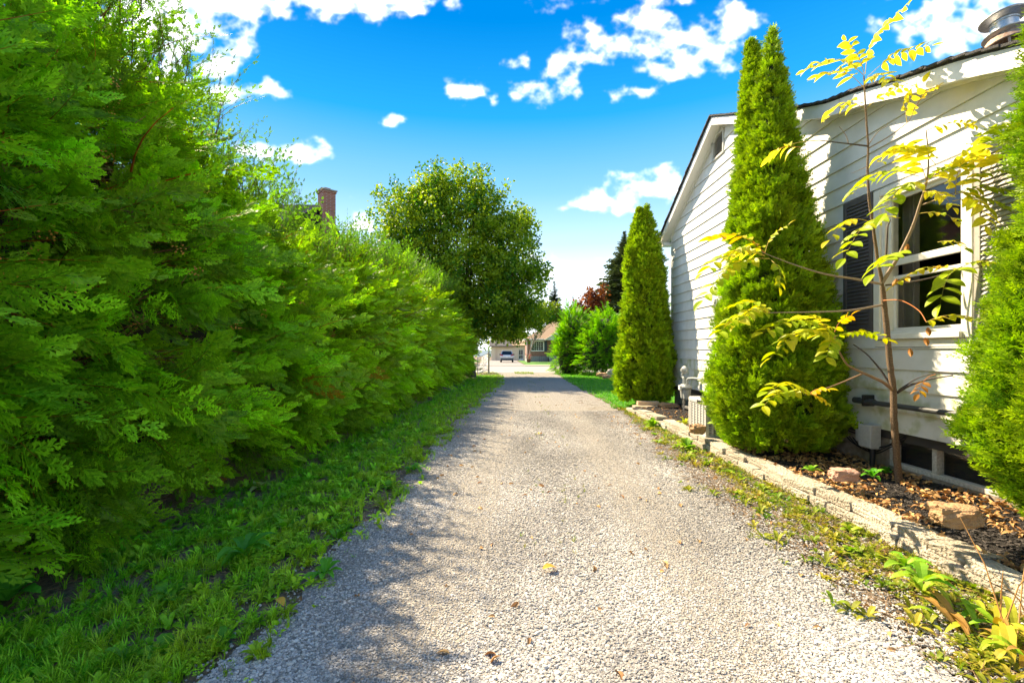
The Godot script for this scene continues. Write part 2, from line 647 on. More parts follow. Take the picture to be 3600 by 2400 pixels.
	for i in 1100:
		var z := 1.2 + 14.0 * pow(R(0, 1), 1.4)
		var s := R(0.05, 0.95)
		var H := hedge_top(z)
		wb.append(Transform3D(aim(Vector3(1, R(-0.3, 0.8), R(-0.9, 0.9)), R(0, TAU)).scaled(Vector3.ONE * R(0.7, 1.3)), Vector3(hedge_base(z) + hedge_out(z, s, H) - R(0.45, 0.8), s * H, -z)))
		tb.append(Color(1, 1, 1) * R(0.6, 1.3))
	scatter("bare_twig", bare, M.plain_vc, wb, tb, h)
	# bunches of small ochre cones
	var cone := MB.new()
	cone.col = Color(0.62, 0.30, 0.05)
	for i in 12:
		var o := Vector3(R(-1, 1), R(-1, 0.6), R(-1, 1)) * 0.045
		cone.lathe(Transform3D(aim(Vector3(R(-1, 1), R(-1, 1), R(-1, 1))), o), [Vector2(0, 0), Vector2(0.0065, 0.006), Vector2(0.006, 0.015), Vector2(0, 0.02)], 5)
	var wc := []
	var tc := []
	for i in 90:
		var z := 2.4 + 9.0 * pow(R(0, 1), 1.3)
		var s := R(0.35, 0.85)
		var H := hedge_top(z)
		wc.append(Transform3D(Basis.from_euler(Vector3(R(0, 6), R(0, 6), 0)), Vector3(hedge_base(z) + hedge_out(z, s, H) + R(0.02, 0.18), s * H, -z)))
		tc.append(Color(1, 1, 1) * R(0.7, 1.3))
	scatter("cone_cluster", cone, M.plain_vc, wc, tc, h)


# tips: [x, z, top, from] leaders; prof: height share -> radius share
func pyramidal(label: String, base: Vector3, radius: float, tips: Array, count: int, size: float, w: float, wall_x: float, prof: Array, seed_: int) -> void:
	var t := thing("pyramidal_cedar", label, "cedar tree", base, 0.0, "pyramidal cedars along the white house")
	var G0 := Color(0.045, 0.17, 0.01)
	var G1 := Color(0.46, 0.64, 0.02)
	var trunk := MB.new()
	for tip in tips:
		trunk.tube([Vector3(0, -0.1, 0), Vector3(tip[0] * 0.4, tip[2] * 0.4, -tip[1] * 0.4), Vector3(tip[0], tip[2] * 0.93, -tip[1])], [0.09, 0.06, 0.01], 7)
	obj("trunk", trunk, M.bark, t)
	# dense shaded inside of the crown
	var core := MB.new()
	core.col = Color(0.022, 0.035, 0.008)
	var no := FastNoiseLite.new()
	no.seed = seed_
	no.frequency = 1.0
	var radius_at := func(s: float) -> float:
		var r := 0.0
		for i in prof.size() - 1:
			if s >= prof[i].x:
				r = lerpf(prof[i].y, prof[i + 1].y, (s - prof[i].x) / (prof[i + 1].x - prof[i].x))
		return r * radius
	for tip in tips:
		var ps := []
		var rs := []
		for k in 11:
			var s := 0.04 + 0.92 * k / 10.0
			ps.append(Vector3(tip[0] * s * s, s * tip[2], -tip[1] * s * s))
			rs.append(maxf(0.01, radius_at.call(s) * (0.66 if s < 0.8 else 0.35)))
		core.tube(ps, rs, 12)
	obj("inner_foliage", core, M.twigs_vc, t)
	var kinds := [tuft(size, 6, w, 4, G0, G1), tuft(size, 7, w, 4, G0, G1), tuft(size, 5, w, 5, G0, G1)]
	var where := [[], [], []]
	var tint := [[], [], []]
	var made := 0
	while made < count:
		var tip = tips[made % tips.size()]
		var s := 0.015 + 0.985 * (1.0 - pow(R(0, 1), 0.62))
		if made % tips.size() > 0 and s < tip[3]:
			s = R(tip[3], 1.0)
		var a := R(0, TAU)
		var o := Vector3(cos(a), 0, sin(a))
		var y: float = s * tip[2]
		# upright lobes with dark seams between them
		var lob := no.get_noise_3d(o.x * 2.6 + seed_, y * 1.1, o.z * 2.6) + 0.5 * no.get_noise_3d(o.x * 6.0, y * 3.2, o.z * 6.0 + seed_)
		var r: float = maxf(0.0, radius_at.call(s) * (1.0 + 0.36 * lob) + 0.07 * no.get_noise_3d(o.x * 14, y * 9, o.z * 14) - size * 0.6)
		if lob < -0.18 and R(0, 1) < 0.6:
			r *= 0.82
		r *= R(0.88, 1.0)
		var p := Vector3(tip[0] * s * s, y, -tip[1] * s * s) + o * r
		made += 1
		if base.x + p.x > wall_x:
			continue
		var d := (o * R(0.6, 1.2) + Vector3.UP * R(0.5, 1.3) + Vector3(R(-0.4, 0.4), 0, R(-0.4, 0.4))).normalized()
		where[made % 3].append(Transform3D(aim(d, R(0, TAU)).scaled(Vector3.ONE * R(0.65, 1.3) * (1.0 - 0.45 * s * s)), p))
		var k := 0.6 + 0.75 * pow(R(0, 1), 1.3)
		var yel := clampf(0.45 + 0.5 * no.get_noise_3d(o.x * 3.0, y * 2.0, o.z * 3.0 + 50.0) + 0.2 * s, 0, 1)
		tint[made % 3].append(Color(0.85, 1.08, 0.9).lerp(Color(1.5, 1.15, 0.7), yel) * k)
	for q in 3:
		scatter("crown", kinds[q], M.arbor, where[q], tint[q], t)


func lobe_tree(called: String, label: String, category: String, base: Vector3, lobes: Array, cluster: MB, count: int, mat: Material, colors: Array, trunk_r: float, trunk_mat: Material, group := "") -> Node3D:
	var t := thing(called, label, category, base, 0.0, group)
	var tr := MB.new()
	var top: Vector3 = lobes[0][0]
	var fork := Vector3(top.x * 0.3, top.y * 0.42, top.z * 0.3)
	tr.tube([Vector3(0, -0.15, 0), fork * 0.5 + Vector3(R(-0.1, 0.1), 0, 0), fork, fork.lerp(top, 0.6), top + Vector3(0, lobes[0][1].y * 0.5, 0)], [trunk_r * 1.25, trunk_r, trunk_r * 0.85, trunk_r * 0.45, trunk_r * 0.1], 9)
	obj("trunk", tr, trunk_mat, t)
	for l in lobes:
		var br := MB.new()
		for k in 3:
			var e: Vector3 = l[0] + Vector3(R(-0.5, 0.5) * l[1].x, R(0.0, 0.6) * l[1].y, R(-0.5, 0.5) * l[1].z)
			var f := fork * R(0.75, 1.2)
			br.tube([f, f.lerp(e, 0.5) + Vector3(0, 0.15, 0), e], [trunk_r * 0.38, trunk_r * 0.22, trunk_r * 0.06], 5)
		obj("branch", br, trunk_mat, t)
	var total := 0.0
	for l in lobes:
		total += pow(l[1].x * l[1].y * l[1].z, 0.7)
	var where := []
	var tint := []
	for l in lobes:
		var k := int(count * pow(l[1].x * l[1].y * l[1].z, 0.7) / total)
		for i in k:
			var d := Vector3(R(-1, 1), R(-1, 1), R(-1, 1)).normalized()
			var r := pow(R(0.05, 1.0), 0.45)
			var nn := lump.get_noise_3d((base.x + l[0].x + d.x * l[1].x) * 60.0, (l[0].y + d.y * l[1].y) * 60.0, d.z * 90.0)
			r *= 1.0 + 0.6 * nn
			if nn < -0.02 and R(0, 1) < 0.85:
				continue
			var p: Vector3 = l[0] + d * r * l[1]
			where.append(Transform3D(Basis.from_euler(Vector3(R(0, 6.28), R(0, 6.28), R(0, 6.28))).scaled(Vector3.ONE * R(0.75, 1.3)), p))
			var m: float = clampf(0.42 + 1.2 * fine.get_noise_3d(p.x * 22, p.y * 22, p.z * 22) + R(-0.35, 0.35), 0, 1)
			tint.append((colors[0] as Color).lerp(colors[1], m))
	scatter("crown", cluster, mat, where, tint, t)
	return t


func spruce(label: String, base: Vector3, H: float, spread: float, count: int, c0: Color, c1: Color) -> void:
	var t := thing("spruce_tree", label, "spruce tree", base)
	var tr := MB.new()
	tr.tube([Vector3(0, -0.2, 0), Vector3(0.03 * H * 0.3, H * 0.5, 0), Vector3(0, H, 0)], [H * 0.016, H * 0.010, 0.02], 7)
	obj("trunk", tr, M.bark, t)
	var mb := MB.new()
	for i in 46:          # a drooping bough with hanging twigs, one metre long
		var s := R(0.08, 1.0)
		var p := Vector3(0, 0.10 * s - 0.28 * s * s, s)
		var g := 1.0 if i % 2 == 0 else -1.0
		var d := Vector3(g * R(0.25, 0.9), R(-0.8, -0.1), R(0.2, 0.9)).normalized()
		mb.col = Color(1, 1, 1) * R(0.7, 1.25)
		mb.blade(p, p + d * R(0.16, 0.34) * (1.1 - 0.5 * s), Vector3.UP.cross(d).normalized(), 0.055)
	var where := []
	var tint := []
	for i in count:
		var s := pow(R(0, 1), 1.15)
		var y := H * (0.10 + 0.9 * s)
		var ring := floorf(s * H * 1.6) * 1.7
		var a := R(0, TAU)
		var l := spread * (1.03 - s) * R(0.55, 1.1) * (1.0 + 0.25 * sin(a * 3.0 + ring))
		var d := Vector3(cos(a), 0.10 + 0.5 * s, sin(a))
		where.append(Transform3D(aim(d, R(-0.3, 0.3)).scaled(Vector3.ONE * maxf(0.25, l)), Vector3(0, y, 0)))
		tint.append(c0.lerp(c1, R(0, 1)))
	scatter("crown", mb, M.needles, where, tint, t)


# ---------------------------------------------------------------- the white house
const WX := 4.3          # plane of its gable wall


func roof_y(z: float) -> float:
	var k := [Vector2(0.5, 2.875), Vector2(6.46, 4.94), Vector2(9.04, 6.16), Vector2(12.05, 4.50)]
	for i in 3:
		if z <= k[i + 1].x or i == 2:
			return lerpf(k[i].y, k[i + 1].y, (z - k[i].x) / (k[i + 1].x - k[i].x))
	return 4.5


func sag(z: float) -> float:      # the lean-to's edge has settled a little
	return -0.035 * exp(-pow((z - 5.7) / 0.45, 2.0)) + 0.012 * sin(z * 5.0) * smoothstep(7.0, 5.0, z)


# a flat plate cut to a (z, y) outline, its face at off(y) in front of the wall plane
func plate(mb: MB, pts: PackedVector2Array, front: float, y0: float, lean: float, back: float) -> void:
	var idx := Geometry2D.triangulate_polygon(pts)
	var f := []
	var b := []
	for p in pts:
		f.append(Vector3(WX - front + lean * (p.y - y0), p.y, -p.x))
		b.append(Vector3(WX - back, p.y, -p.x))
	for i in range(0, idx.size(), 3):
		mb.poly([f[idx[i]], f[idx[i + 1]], f[idx[i + 2]]], Vector3(-1, 0, 0))
	var mid := Vector2.ZERO
	for p in pts:
		mid += p / pts.size()
	for i in pts.size():
		var j := (i + 1) % pts.size()
		var e := pts[j] - pts[i]
		var nn := Vector2(e.y, -e.x)
		if Geometry2D.is_polygon_clockwise(pts):
			nn = -nn
		mb.poly([f[i], f[j], b[j], b[i]], Vector3(0, nn.y, -nn.x))


func rect(z0: float, y0: float, z1: float, y1: float) -> PackedVector2Array:
	return PackedVector2Array([Vector2(z0, y0), Vector2(z1, y0), Vector2(z1, y1), Vector2(z0, y1)])


func build_house() -> void:
	var h := thing("white_house", "white house with wide lap siding and a dark shingled gable roof on the right", "house", Vector3.ZERO)
	# --- siding, board by board
	var gable := PackedVector2Array([Vector2(0.6, 0.2), Vector2(11.83, 0.2), Vector2(11.83, roof_y(11.83) - 0.14), Vector2(9.04, 6.16 - 0.17), Vector2(6.46, 4.94 - 0.15), Vector2(0.6, roof_y(0.6) - 0.14)])
	var openings := [rect(4.16, 1.53, 5.285, 3.335), rect(8.955, 5.40, 9.465, 5.90)]
	var course := 0
	var y := 0.60
	while y < 6.1:
		var parts := [rect(0.6, y, 11.80, y + 0.228)]
		var cut := Geometry2D.intersect_polygons(parts[0], gable)
		for o in openings:
			var next: Array[PackedVector2Array] = []
			for p in cut:
				next.append_array(Geometry2D.clip_polygons(p, o))
			cut = next
		var seams := [0.5, R(1.5, 2.6) if course % 2 == 0 else R(2.8, 4.0), R(5.6, 6.9) if course % 3 == 0 else R(7.2, 8.4), R(9.3, 10.8), 12.0]
		for k in 4:
			for p in cut:
				for q in Geometry2D.intersect_polygons(p, rect(seams[k] + 0.002, 0, seams[k + 1] - 0.002, 7)):
					var area := 0.0
					for i in q.size():
						area += q[i].cross(q[(i + 1) % q.size()]) * 0.5
					if absf(area) < 0.004:
						continue
					var mb := MB.new()
					plate(mb, q, 0.030, y, 0.095, -0.012)
					obj("siding_board", mb, M.siding_low if y < 1.2 else M.siding[rng.randi() % 3], h)
		y += 0.230
		course += 1
	# --- wall behind the boards, with its window openings
	var solid := MB.new()
	for r in [rect(0.5, 0.5, 4.25, 7), rect(5.24, 0.5, 8.98, 7), rect(4.25, 0.5, 5.24, 1.66), rect(4.25, 3.26, 5.24, 7), rect(8.98, 0.5, 9.44, 5.42), rect(8.98, 5.88, 9.44, 7), rect(9.44, 0.5, 11.83, 7)]:
		for q in Geometry2D.intersect_polygons(r, gable):
			plate(solid, q, -0.013, 0, 0.0, -0.16)
	for x in [13.0]:
		for r in [rect(0.5, 0.3, 11.83, 7)]:
			for q in Geometry2D.intersect_polygons(r, gable):
				plate(solid, q, WX - x, 0, 0.0, WX - x - 0.15)
	solid.slab(Vector3(4.47, 0.3, -11.83), Vector3(13, roof_y(11.83) - 0.2, -11.68))
	solid.slab(Vector3(4.47, 0.3, -0.75), Vector3(13, roof_y(0.6) - 0.15, -0.6))
	solid.slab(Vector3(4.47, 0.42, -11.6), Vector3(13, 0.55, -0.8))      # floor
	obj("wall", solid, M.inside, h)
	var room := MB.new()      # plaster partition some way inside the window
	room.slab(Vector3(7.6, 0.56, -11.5), Vector3(7.7, 3.0, -0.9))
	room.slab(Vector3(4.6, 3.3, -11.4), Vector3(12.8, 3.36, -4.6))
	obj("inner_partition", room, M.plaster, h)
	var cor := MB.new()
	cor.slab(Vector3(WX - 0.03, 0.58, -11.86), Vector3(WX + 0.10, roof_y(11.83) - 0.16, -11.805), 0.004)
	obj("corner_trim", cor, M.white, h)
	# --- foundation
	var fo := MB.new()
	for r in [rect(0.5, -0.3, 3.1, 0.61), rect(5.16, -0.3, 11.79, 0.61), rect(3.1, -0.3, 5.16, 0.195), rect(3.1, 0.585, 5.16, 0.61)]:
		plate(fo, r, -0.04, 0, 0.0, -0.30)
	fo.slab(Vector3(4.6, -0.3, -11.79), Vector3(12.9, 0.41, -11.6))
	fo.slab(Vector3(4.6, -0.3, -0.8), Vector3(12.9, 0.41, -0.6))
	obj("foundation", fo, M.concrete, h)
	# --- roof: two slopes and the lean-to slope, with overhang
	var rf := MB.new()
	var edge := [0.5]
	var zz := 0.9
	while zz < 6.46:
		edge.append(zz)
		zz += 0.35
	edge.append_array([6.46, 7.3, 8.2, 9.04])
	for i in edge.size() - 1:
		var a: float = edge[i]
		var b: float = edge[i + 1]
		var ya := roof_y(a) + sag(a)
		var yb := roof_y(b) + sag(b)
		rf.poly([Vector3(4.05, ya, -a), Vector3(4.05, yb, -b), Vector3(13.2, yb, -b), Vector3(13.2, ya, -a)], Vector3.UP)
		rf.poly([Vector3(4.05, ya - 0.03, -a), Vector3(4.05, yb - 0.03, -b), Vector3(13.2, yb - 0.03, -b), Vector3(13.2, ya - 0.03, -a)], Vector3.DOWN)
		rf.poly([Vector3(4.05, ya, -a), Vector3(4.05, yb, -b), Vector3(4.05, yb - 0.03, -b), Vector3(4.05, ya - 0.03, -a)], Vector3.LEFT)
	rf.poly([Vector3(4.05, 6.16, -9.04), Vector3(4.05, 4.50, -12.05), Vector3(13.2, 4.50, -12.05), Vector3(13.2, 6.16, -9.04)], Vector3(0, 1, -1))
	rf.poly([Vector3(4.05, 6.13, -9.04), Vector3(4.05, 4.47, -12.05), Vector3(13.2, 4.47, -12.05), Vector3(13.2, 6.13, -9.04)], Vector3.DOWN)
	rf.poly([Vector3(4.05, 6.16, -9.04), Vector3(4.05, 4.50, -12.05), Vector3(4.05, 4.47, -12.05), Vector3(4.05, 6.13, -9.04)], Vector3.LEFT)
	rf.poly([Vector3(4.05, 4.50, -12.05), Vector3(13.2, 4.50, -12.05), Vector3(13.2, 4.47, -12.05), Vector3(4.05, 4.47, -12.05)], Vector3(0, 0, -1))
	var roof := obj("roof", rf, M.shingle, h)
	# the ragged ends of the shingle courses along the rake
	var z := 0.6
	while z < 11.95:
		var step := 0.135
		var b := minf(z + step, 12.0)
		if z < 9.04 and b > 9.04:
			b = 9.04
		var mb := MB.new()
		var ya := roof_y(z) + sag(z)
		var yb := roof_y(b) + sag(b)
		var up := 0.012 + R(0, 0.010)
		var low := z < 9.04
		var x0 := 4.05 - 0.035 - R(0, 0.012)
		var A := Vector3(x0, ya + (up if low else 0.004), -z)
		var B := Vector3(x0, yb + (0.004 if low else up), -b)
		var t := Vector3(0, -0.022, 0)
		var w := Vector3(0.32, 0, 0)
		mb.poly([A, B, B + w, A + w], Vector3.UP)
		mb.poly([A + t, B + t, B + w + t, A + w + t], Vector3.DOWN)
		mb.poly([A, B, B + t, A + t], Vector3.LEFT)
		var E := A if low else B
		mb.poly([E, E + w, E + w + t, E + t], Vector3(0, 0, 1 if low else -1))
		obj("shingle", mb, M.shingle, roof)
		z = b
	# --- barge boards and soffit following the slope
	var pieces := [[0.55, 3.05], [3.05, 5.55], [5.55, 6.30], [6.30, 9.04], [9.04, 12.03]]
	for pc in pieces:
		var fa := MB.new()
		var so := MB.new()
		var n := int(ceil((pc[1] - pc[0]) / 0.3))
		for i in n:
			var a := lerpf(pc[0] + 0.003, pc[1] - 0.003, float(i) / n)
			var b := lerpf(pc[0] + 0.003, pc[1] - 0.003, (i + 1.0) / n)
			var ya := roof_y(a) + sag(a) - 0.032
			var yb := roof_y(b) + sag(b) - 0.032
			var H := 0.15 if pc[0] > 6.0 else 0.17
			for g in [[4.055, Vector3.LEFT], [4.075, Vector3.RIGHT]]:
				fa.poly([Vector3(g[0], ya, -a), Vector3(g[0], yb, -b), Vector3(g[0], yb - H, -b), Vector3(g[0], ya - H, -a)], g[1])
			fa.poly([Vector3(4.055, ya - H, -a), Vector3(4.055, yb - H, -b), Vector3(4.075, yb - H, -b), Vector3(4.075, ya - H, -a)], Vector3.DOWN)
			var d := H - 0.035
			so.poly([Vector3(4.0752, ya - d, -a), Vector3(4.0752, yb - d, -b), Vector3(WX, yb - d, -b), Vector3(WX, ya - d, -a)], Vector3.DOWN)
			so.poly([Vector3(4.0752, ya - d + 0.012, -a), Vector3(4.0752, yb - d + 0.012, -b), Vector3(WX, yb - d + 0.012, -b), Vector3(WX, ya - d + 0.012, -a)], Vector3.UP)
			# narrow trim where the soffit meets the wall
			so.poly([Vector3(WX - 0.045, ya - d - 0.03, -a), Vector3(WX - 0.045, yb - d - 0.03, -b), Vector3(WX - 0.045, yb - d, -b), Vector3(WX - 0.045, ya - d, -a)], Vector3.LEFT)
			so.poly([Vector3(WX - 0.045, ya - d - 0.03, -a), Vector3(WX - 0.045, yb - d - 0.03, -b), Vector3(WX, yb - d - 0.03, -b), Vector3(WX, ya - d - 0.03, -a)], Vector3.DOWN)
		obj("barge_board", fa, M.white, h)
		obj("soffit", so, M.white, h)
	var gu := MB.new()
	gu.slab(Vector3(4.04, 4.30, -12.13), Vector3(13.1, 4.42, -12.03), 0.01)
	gu.slab(Vector3(4.07, 4.22, -12.03), Vector3(4.32, 4.30, -11.87), 0.004)
	obj("gutter", gu, M.white, h)
	# --- gable vent
	var ve := MB.new()
	for s in [[8.955, 9.005], [9.415, 9.465]]:
		ve.slab(Vector3(WX - 0.045, 5.40, -s[1]), Vector3(WX + 0.05, 5.90, -s[0]), 0.004)
	for s in [[5.40, 5.45], [5.85, 5.90]]:
		ve.slab(Vector3(WX - 0.044, s[0], -9.414), Vector3(WX + 0.05, s[1], -9.006), 0.004)
	var vent := obj("gable_vent", ve, M.trim_old, h)
	for i in 9:
		var sl := MB.new()
		sl.box(Transform3D(Basis(Vector3.BACK, 0.65), Vector3(WX + 0.0, 5.475 + i * 0.044, -9.21)), Vector3(0.055, 0.007, 0.405))
		obj("slat", sl, M.trim_old, vent)
	var dark := MB.new()
	dark.slab(Vector3(WX + 0.06, 5.40, -9.45), Vector3(WX + 0.10, 5.90, -8.97))
	obj("screen", dark, M.dark, vent)
	build_window(h)
	# --- basement window, two lights
	var bw := MB.new()
	var x0 := WX + 0.035
	bw.slab(Vector3(x0, 0.20, -5.155), Vector3(x0 + 0.09, 0.58, -5.10), 0.004)
	bw.slab(Vector3(x0, 0.20, -3.16), Vector3(x0 + 0.09, 0.58, -3.105), 0.004)
	bw.slab(Vector3(x0 + 0.002, 0.54, -5.099), Vector3(x0 + 0.09, 0.582, -3.161), 0.004)
	bw.slab(Vector3(x0 + 0.002, 0.197, -5.099), Vector3(x0 + 0.09, 0.245, -3.161), 0.004)
	bw.slab(Vector3(x0 + 0.004, 0.246, -4.645), Vector3(x0 + 0.08, 0.539, -4.590), 0.003)
	bw.slab(Vector3(x0 + 0.004, 0.246, -3.90), Vector3(x0 + 0.08, 0.539, -3.85), 0.003)
	var bo := obj("basement_window", bw, M.trim_old, h)
	for s in [[5.095, 4.65], [4.585, 3.905], [3.845, 3.165]]:
		var g := MB.new()
		g.poly([Vector3(x0 + 0.05, 0.246, -s[0]), Vector3(x0 + 0.05, 0.538, -s[0]), Vector3(x0 + 0.05, 0.538, -s[1]), Vector3(x0 + 0.05, 0.246, -s[1])], Vector3.LEFT)
		obj("pane", g, M.glass, bo)
	var sb := MB.new()
	sb.slab(Vector3(x0 + 0.14, 0.18, -5.2), Vector3(x0 + 0.16, 0.60, -3.1))
	obj("dark_blind", sb, M.dark, bo)
	# --- flue on the roof
	var fl := MB.new()
	var ft := Transform3D(Basis(Vector3.RIGHT, -0.10) * Basis(Vector3.BACK, 0.03) * Basis.from_scale(Vector3.ONE * 0.86), Vector3(4.60, 4.14, -4.16))
	fl.lathe(ft, [Vector2(0.205, -0.1), Vector2(0.205, 0.09), Vector2(0.19, 0.09), Vector2(0.19, 0.0)], 20)
	fl.lathe(ft, [Vector2(0.212, 0.17), Vector2(0.215, 0.18), Vector2(0.15, 0.275), Vector2(0.135, 0.275)], 20)
	for k in 8:
		var a := TAU * k / 8.0
		fl.box(ft * Transform3D(Basis(Vector3.UP, -a), Vector3(cos(a), 0, sin(a)) * 0.196 + Vector3(0, 0.13, 0)), Vector3(0.012, 0.09, 0.02))
	fl.lathe(ft, [Vector2(0.0, 0.16), Vector2(0.20, 0.17), Vector2(0.212, 0.17)], 20)
	obj("flue_base", fl, M.galv_rust, roof)
	var f2 := MB.new()
	f2.lathe(ft, [Vector2(0.132, 0.26), Vector2(0.185, 0.30), Vector2(0.188, 0.308), Vector2(0.115, 0.315), Vector2(0.110, 0.43), Vector2(0.118, 0.432), Vector2(0.118, 0.448), Vector2(0.110, 0.45), Vector2(0.110, 0.455)], 20)
	f2.lathe(ft, [Vector2(0.110, 0.455), Vector2(0.19, 0.485), Vector2(0.195, 0.495), Vector2(0.19, 0.505), Vector2(0.06, 0.54), Vector2(0.0, 0.545)], 20)
	f2.lathe(ft * Transform3D(Basis(Vector3.BACK, -0.5), Vector3(0.13, 0.36, 0.0)), [Vector2(0.0, 0.0), Vector2(0.07, 0.0), Vector2(0.07, 0.012), Vector2(0.0, 0.014)], 14)
	obj("flue_cap", f2, M.galv, roof)


func build_window(h: Node3D) -> void:
	var f := MB.new()      # flat casing round the opening
	var a := 4.16
	var b := 5.285
	f.slab(Vector3(WX - 0.045, 1.62, -b), Vector3(WX + 0.02, 3.33, -(b - 0.085)), 0.004)
	f.slab(Vector3(WX - 0.045, 1.62, -(a + 0.085)), Vector3(WX + 0.02, 3.33, -a), 0.004)
	f.slab(Vector3(WX - 0.043, 3.25, -(b - 0.086)), Vector3(WX + 0.02, 3.33, -(a + 0.086)), 0.004)
	f.slab(Vector3(WX - 0.030, 1.535, -b), Vector3(WX + 0.02, 1.617, -a), 0.004)
	for s in [[5.2, 5.155], [4.29, 4.245]]:      # jambs
		f.slab(Vector3(WX - 0.02, 1.66, -s[0]), Vector3(WX + 0.14, 3.25, -s[1]), 0.004)
	f.slab(Vector3(WX - 0.02, 3.205, -5.154), Vector3(WX + 0.14, 3.25, -4.291), 0.004)
	var w := obj("window", f, M.cream, h)
	var si := MB.new()
	si.slab(Vector3(WX - 0.075, 1.62, -5.199), Vector3(WX + 0.14, 1.68, -4.246), 0.006)
	si.slab(Vector3(WX - 0.02, 1.681, -5.154), Vector3(WX + 0.05, 1.715, -4.291), 0.004)
	obj("sill", si, M.cream, w)
	# upper sash, outer
	var bars := func(mb: MB, x: float, z0: float, z1: float, y0: float, y1: float, k: float, low: float) -> void:
		mb.slab(Vector3(x, y0, -z1), Vector3(x + 0.035, y1, -(z1 - k)), 0.004)
		mb.slab(Vector3(x, y0, -(z0 + k)), Vector3(x + 0.035, y1, -z0), 0.004)
		mb.slab(Vector3(x + 0.001, y1 - k, -(z1 - k - 0.001)), Vector3(x + 0.034, y1, -(z0 + k + 0.001)), 0.004)
		mb.slab(Vector3(x + 0.001, y0, -(z1 - k - 0.001)), Vector3(x + 0.034, y0 + low, -(z0 + k + 0.001)), 0.004)
	var pane := func(mb: MB, x: float, z0: float, z1: float, y0: float, y1: float) -> void:
		mb.poly([Vector3(x, y0, -z1), Vector3(x, y1, -z1), Vector3(x, y1, -z0), Vector3(x, y0, -z0)], Vector3.LEFT)
	var s1 := MB.new()
	bars.call(s1, WX + 0.02, 4.29, 5.155, 2.44, 3.205, 0.042, 0.075)
	obj("upper_sash", s1, M.cream, w)
	var p1 := MB.new()
	pane.call(p1, WX + 0.04, 4.33, 5.115, 2.51, 3.165)
	pane.call(p1, WX + 0.052, 4.33, 5.115, 2.51, 3.165)
	obj("upper_pane", p1, M.glass, w)
	# lower sash, a step further in and lifted a little, its rail showing below the meeting rail
	var s2 := MB.new()
	bars.call(s2, WX + 0.075, 4.285, 5.16, 1.70, 2.335, 0.040, 0.05)
	obj("lower_sash", s2, M.cream, w)
	var p2 := MB.new()
	pane.call(p2, WX + 0.09, 4.32, 5.12, 1.75, 2.30)
	pane.call(p2, WX + 0.102, 4.32, 5.12, 1.75, 2.30)
	obj("lower_pane", p2, M.glass, w)
	var cu := MB.new()      # pale curtain drawn to the left inside
	var last := Vector3.ZERO
	for i in 15:
		var p := Vector3(WX + 0.22 + 0.03 * sin(i * 1.9), 1.6, -(5.2 - i * 0.013))
		if i:
			cu.poly([last, p, p + Vector3(0, 1.7, 0), last + Vector3(0, 1.7, 0)], Vector3.LEFT)
			var bk := Vector3(0.004, 0, 0)
			cu.poly([last + bk, p + bk, p + bk + Vector3(0, 1.7, 0), last + bk + Vector3(0, 1.7, 0)], Vector3.RIGHT)
		last = p
	obj("curtain", cu, M.curtain, w)
	# shutters
	for k in 2:
		var z0 := 5.295 if k == 0 else 3.68
		var z1 := 5.755 if k == 0 else 4.14
		var mat: Material = M.shutter if k == 0 else M.shutter_sunlit  # the right shutter has the sun on it painted into its colour
		var fr := MB.new()
		var X := WX - 0.05
		fr.slab(Vector3(X, 1.70, -z1), Vector3(X + 0.035, 3.34, -(z1 - 0.055)), 0.004)
		fr.slab(Vector3(X, 1.70, -(z0 + 0.055)), Vector3(X + 0.035, 3.34, -z0), 0.004)
		for s in [[1.70, 1.77], [3.27, 3.34]]:
			fr.slab(Vector3(X + 0.001, s[0], -(z1 - 0.056)), Vector3(X + 0.034, s[1], -(z0 + 0.056)), 0.004)
		fr.slab(Vector3(X + 0.031, 1.72, -(z1 - 0.02)), Vector3(X + 0.036, 3.32, -(z0 + 0.02)))
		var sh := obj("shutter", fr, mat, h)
		if k == 1:
			sh.set_meta("label", "louvred shutter to the right of the window, sunlight painted into its colour")
		else:
			sh.set_meta("label", "dark grey louvred shutter to the left of the window")
		var slat := MB.new()
		slat.box(Transform3D(Basis(Vector3.BACK, -0.45), Vector3.ZERO), Vector3(0.012, 0.052, z1 - z0 - 0.112), 0.003)
		var sm := slat.mesh()
		for i in 34:
			obj("slat", sm, mat, sh, Transform3D(Basis.IDENTITY, Vector3(X + 0.016, 1.795 + i * 0.0443, -(z0 + z1) * 0.5)))


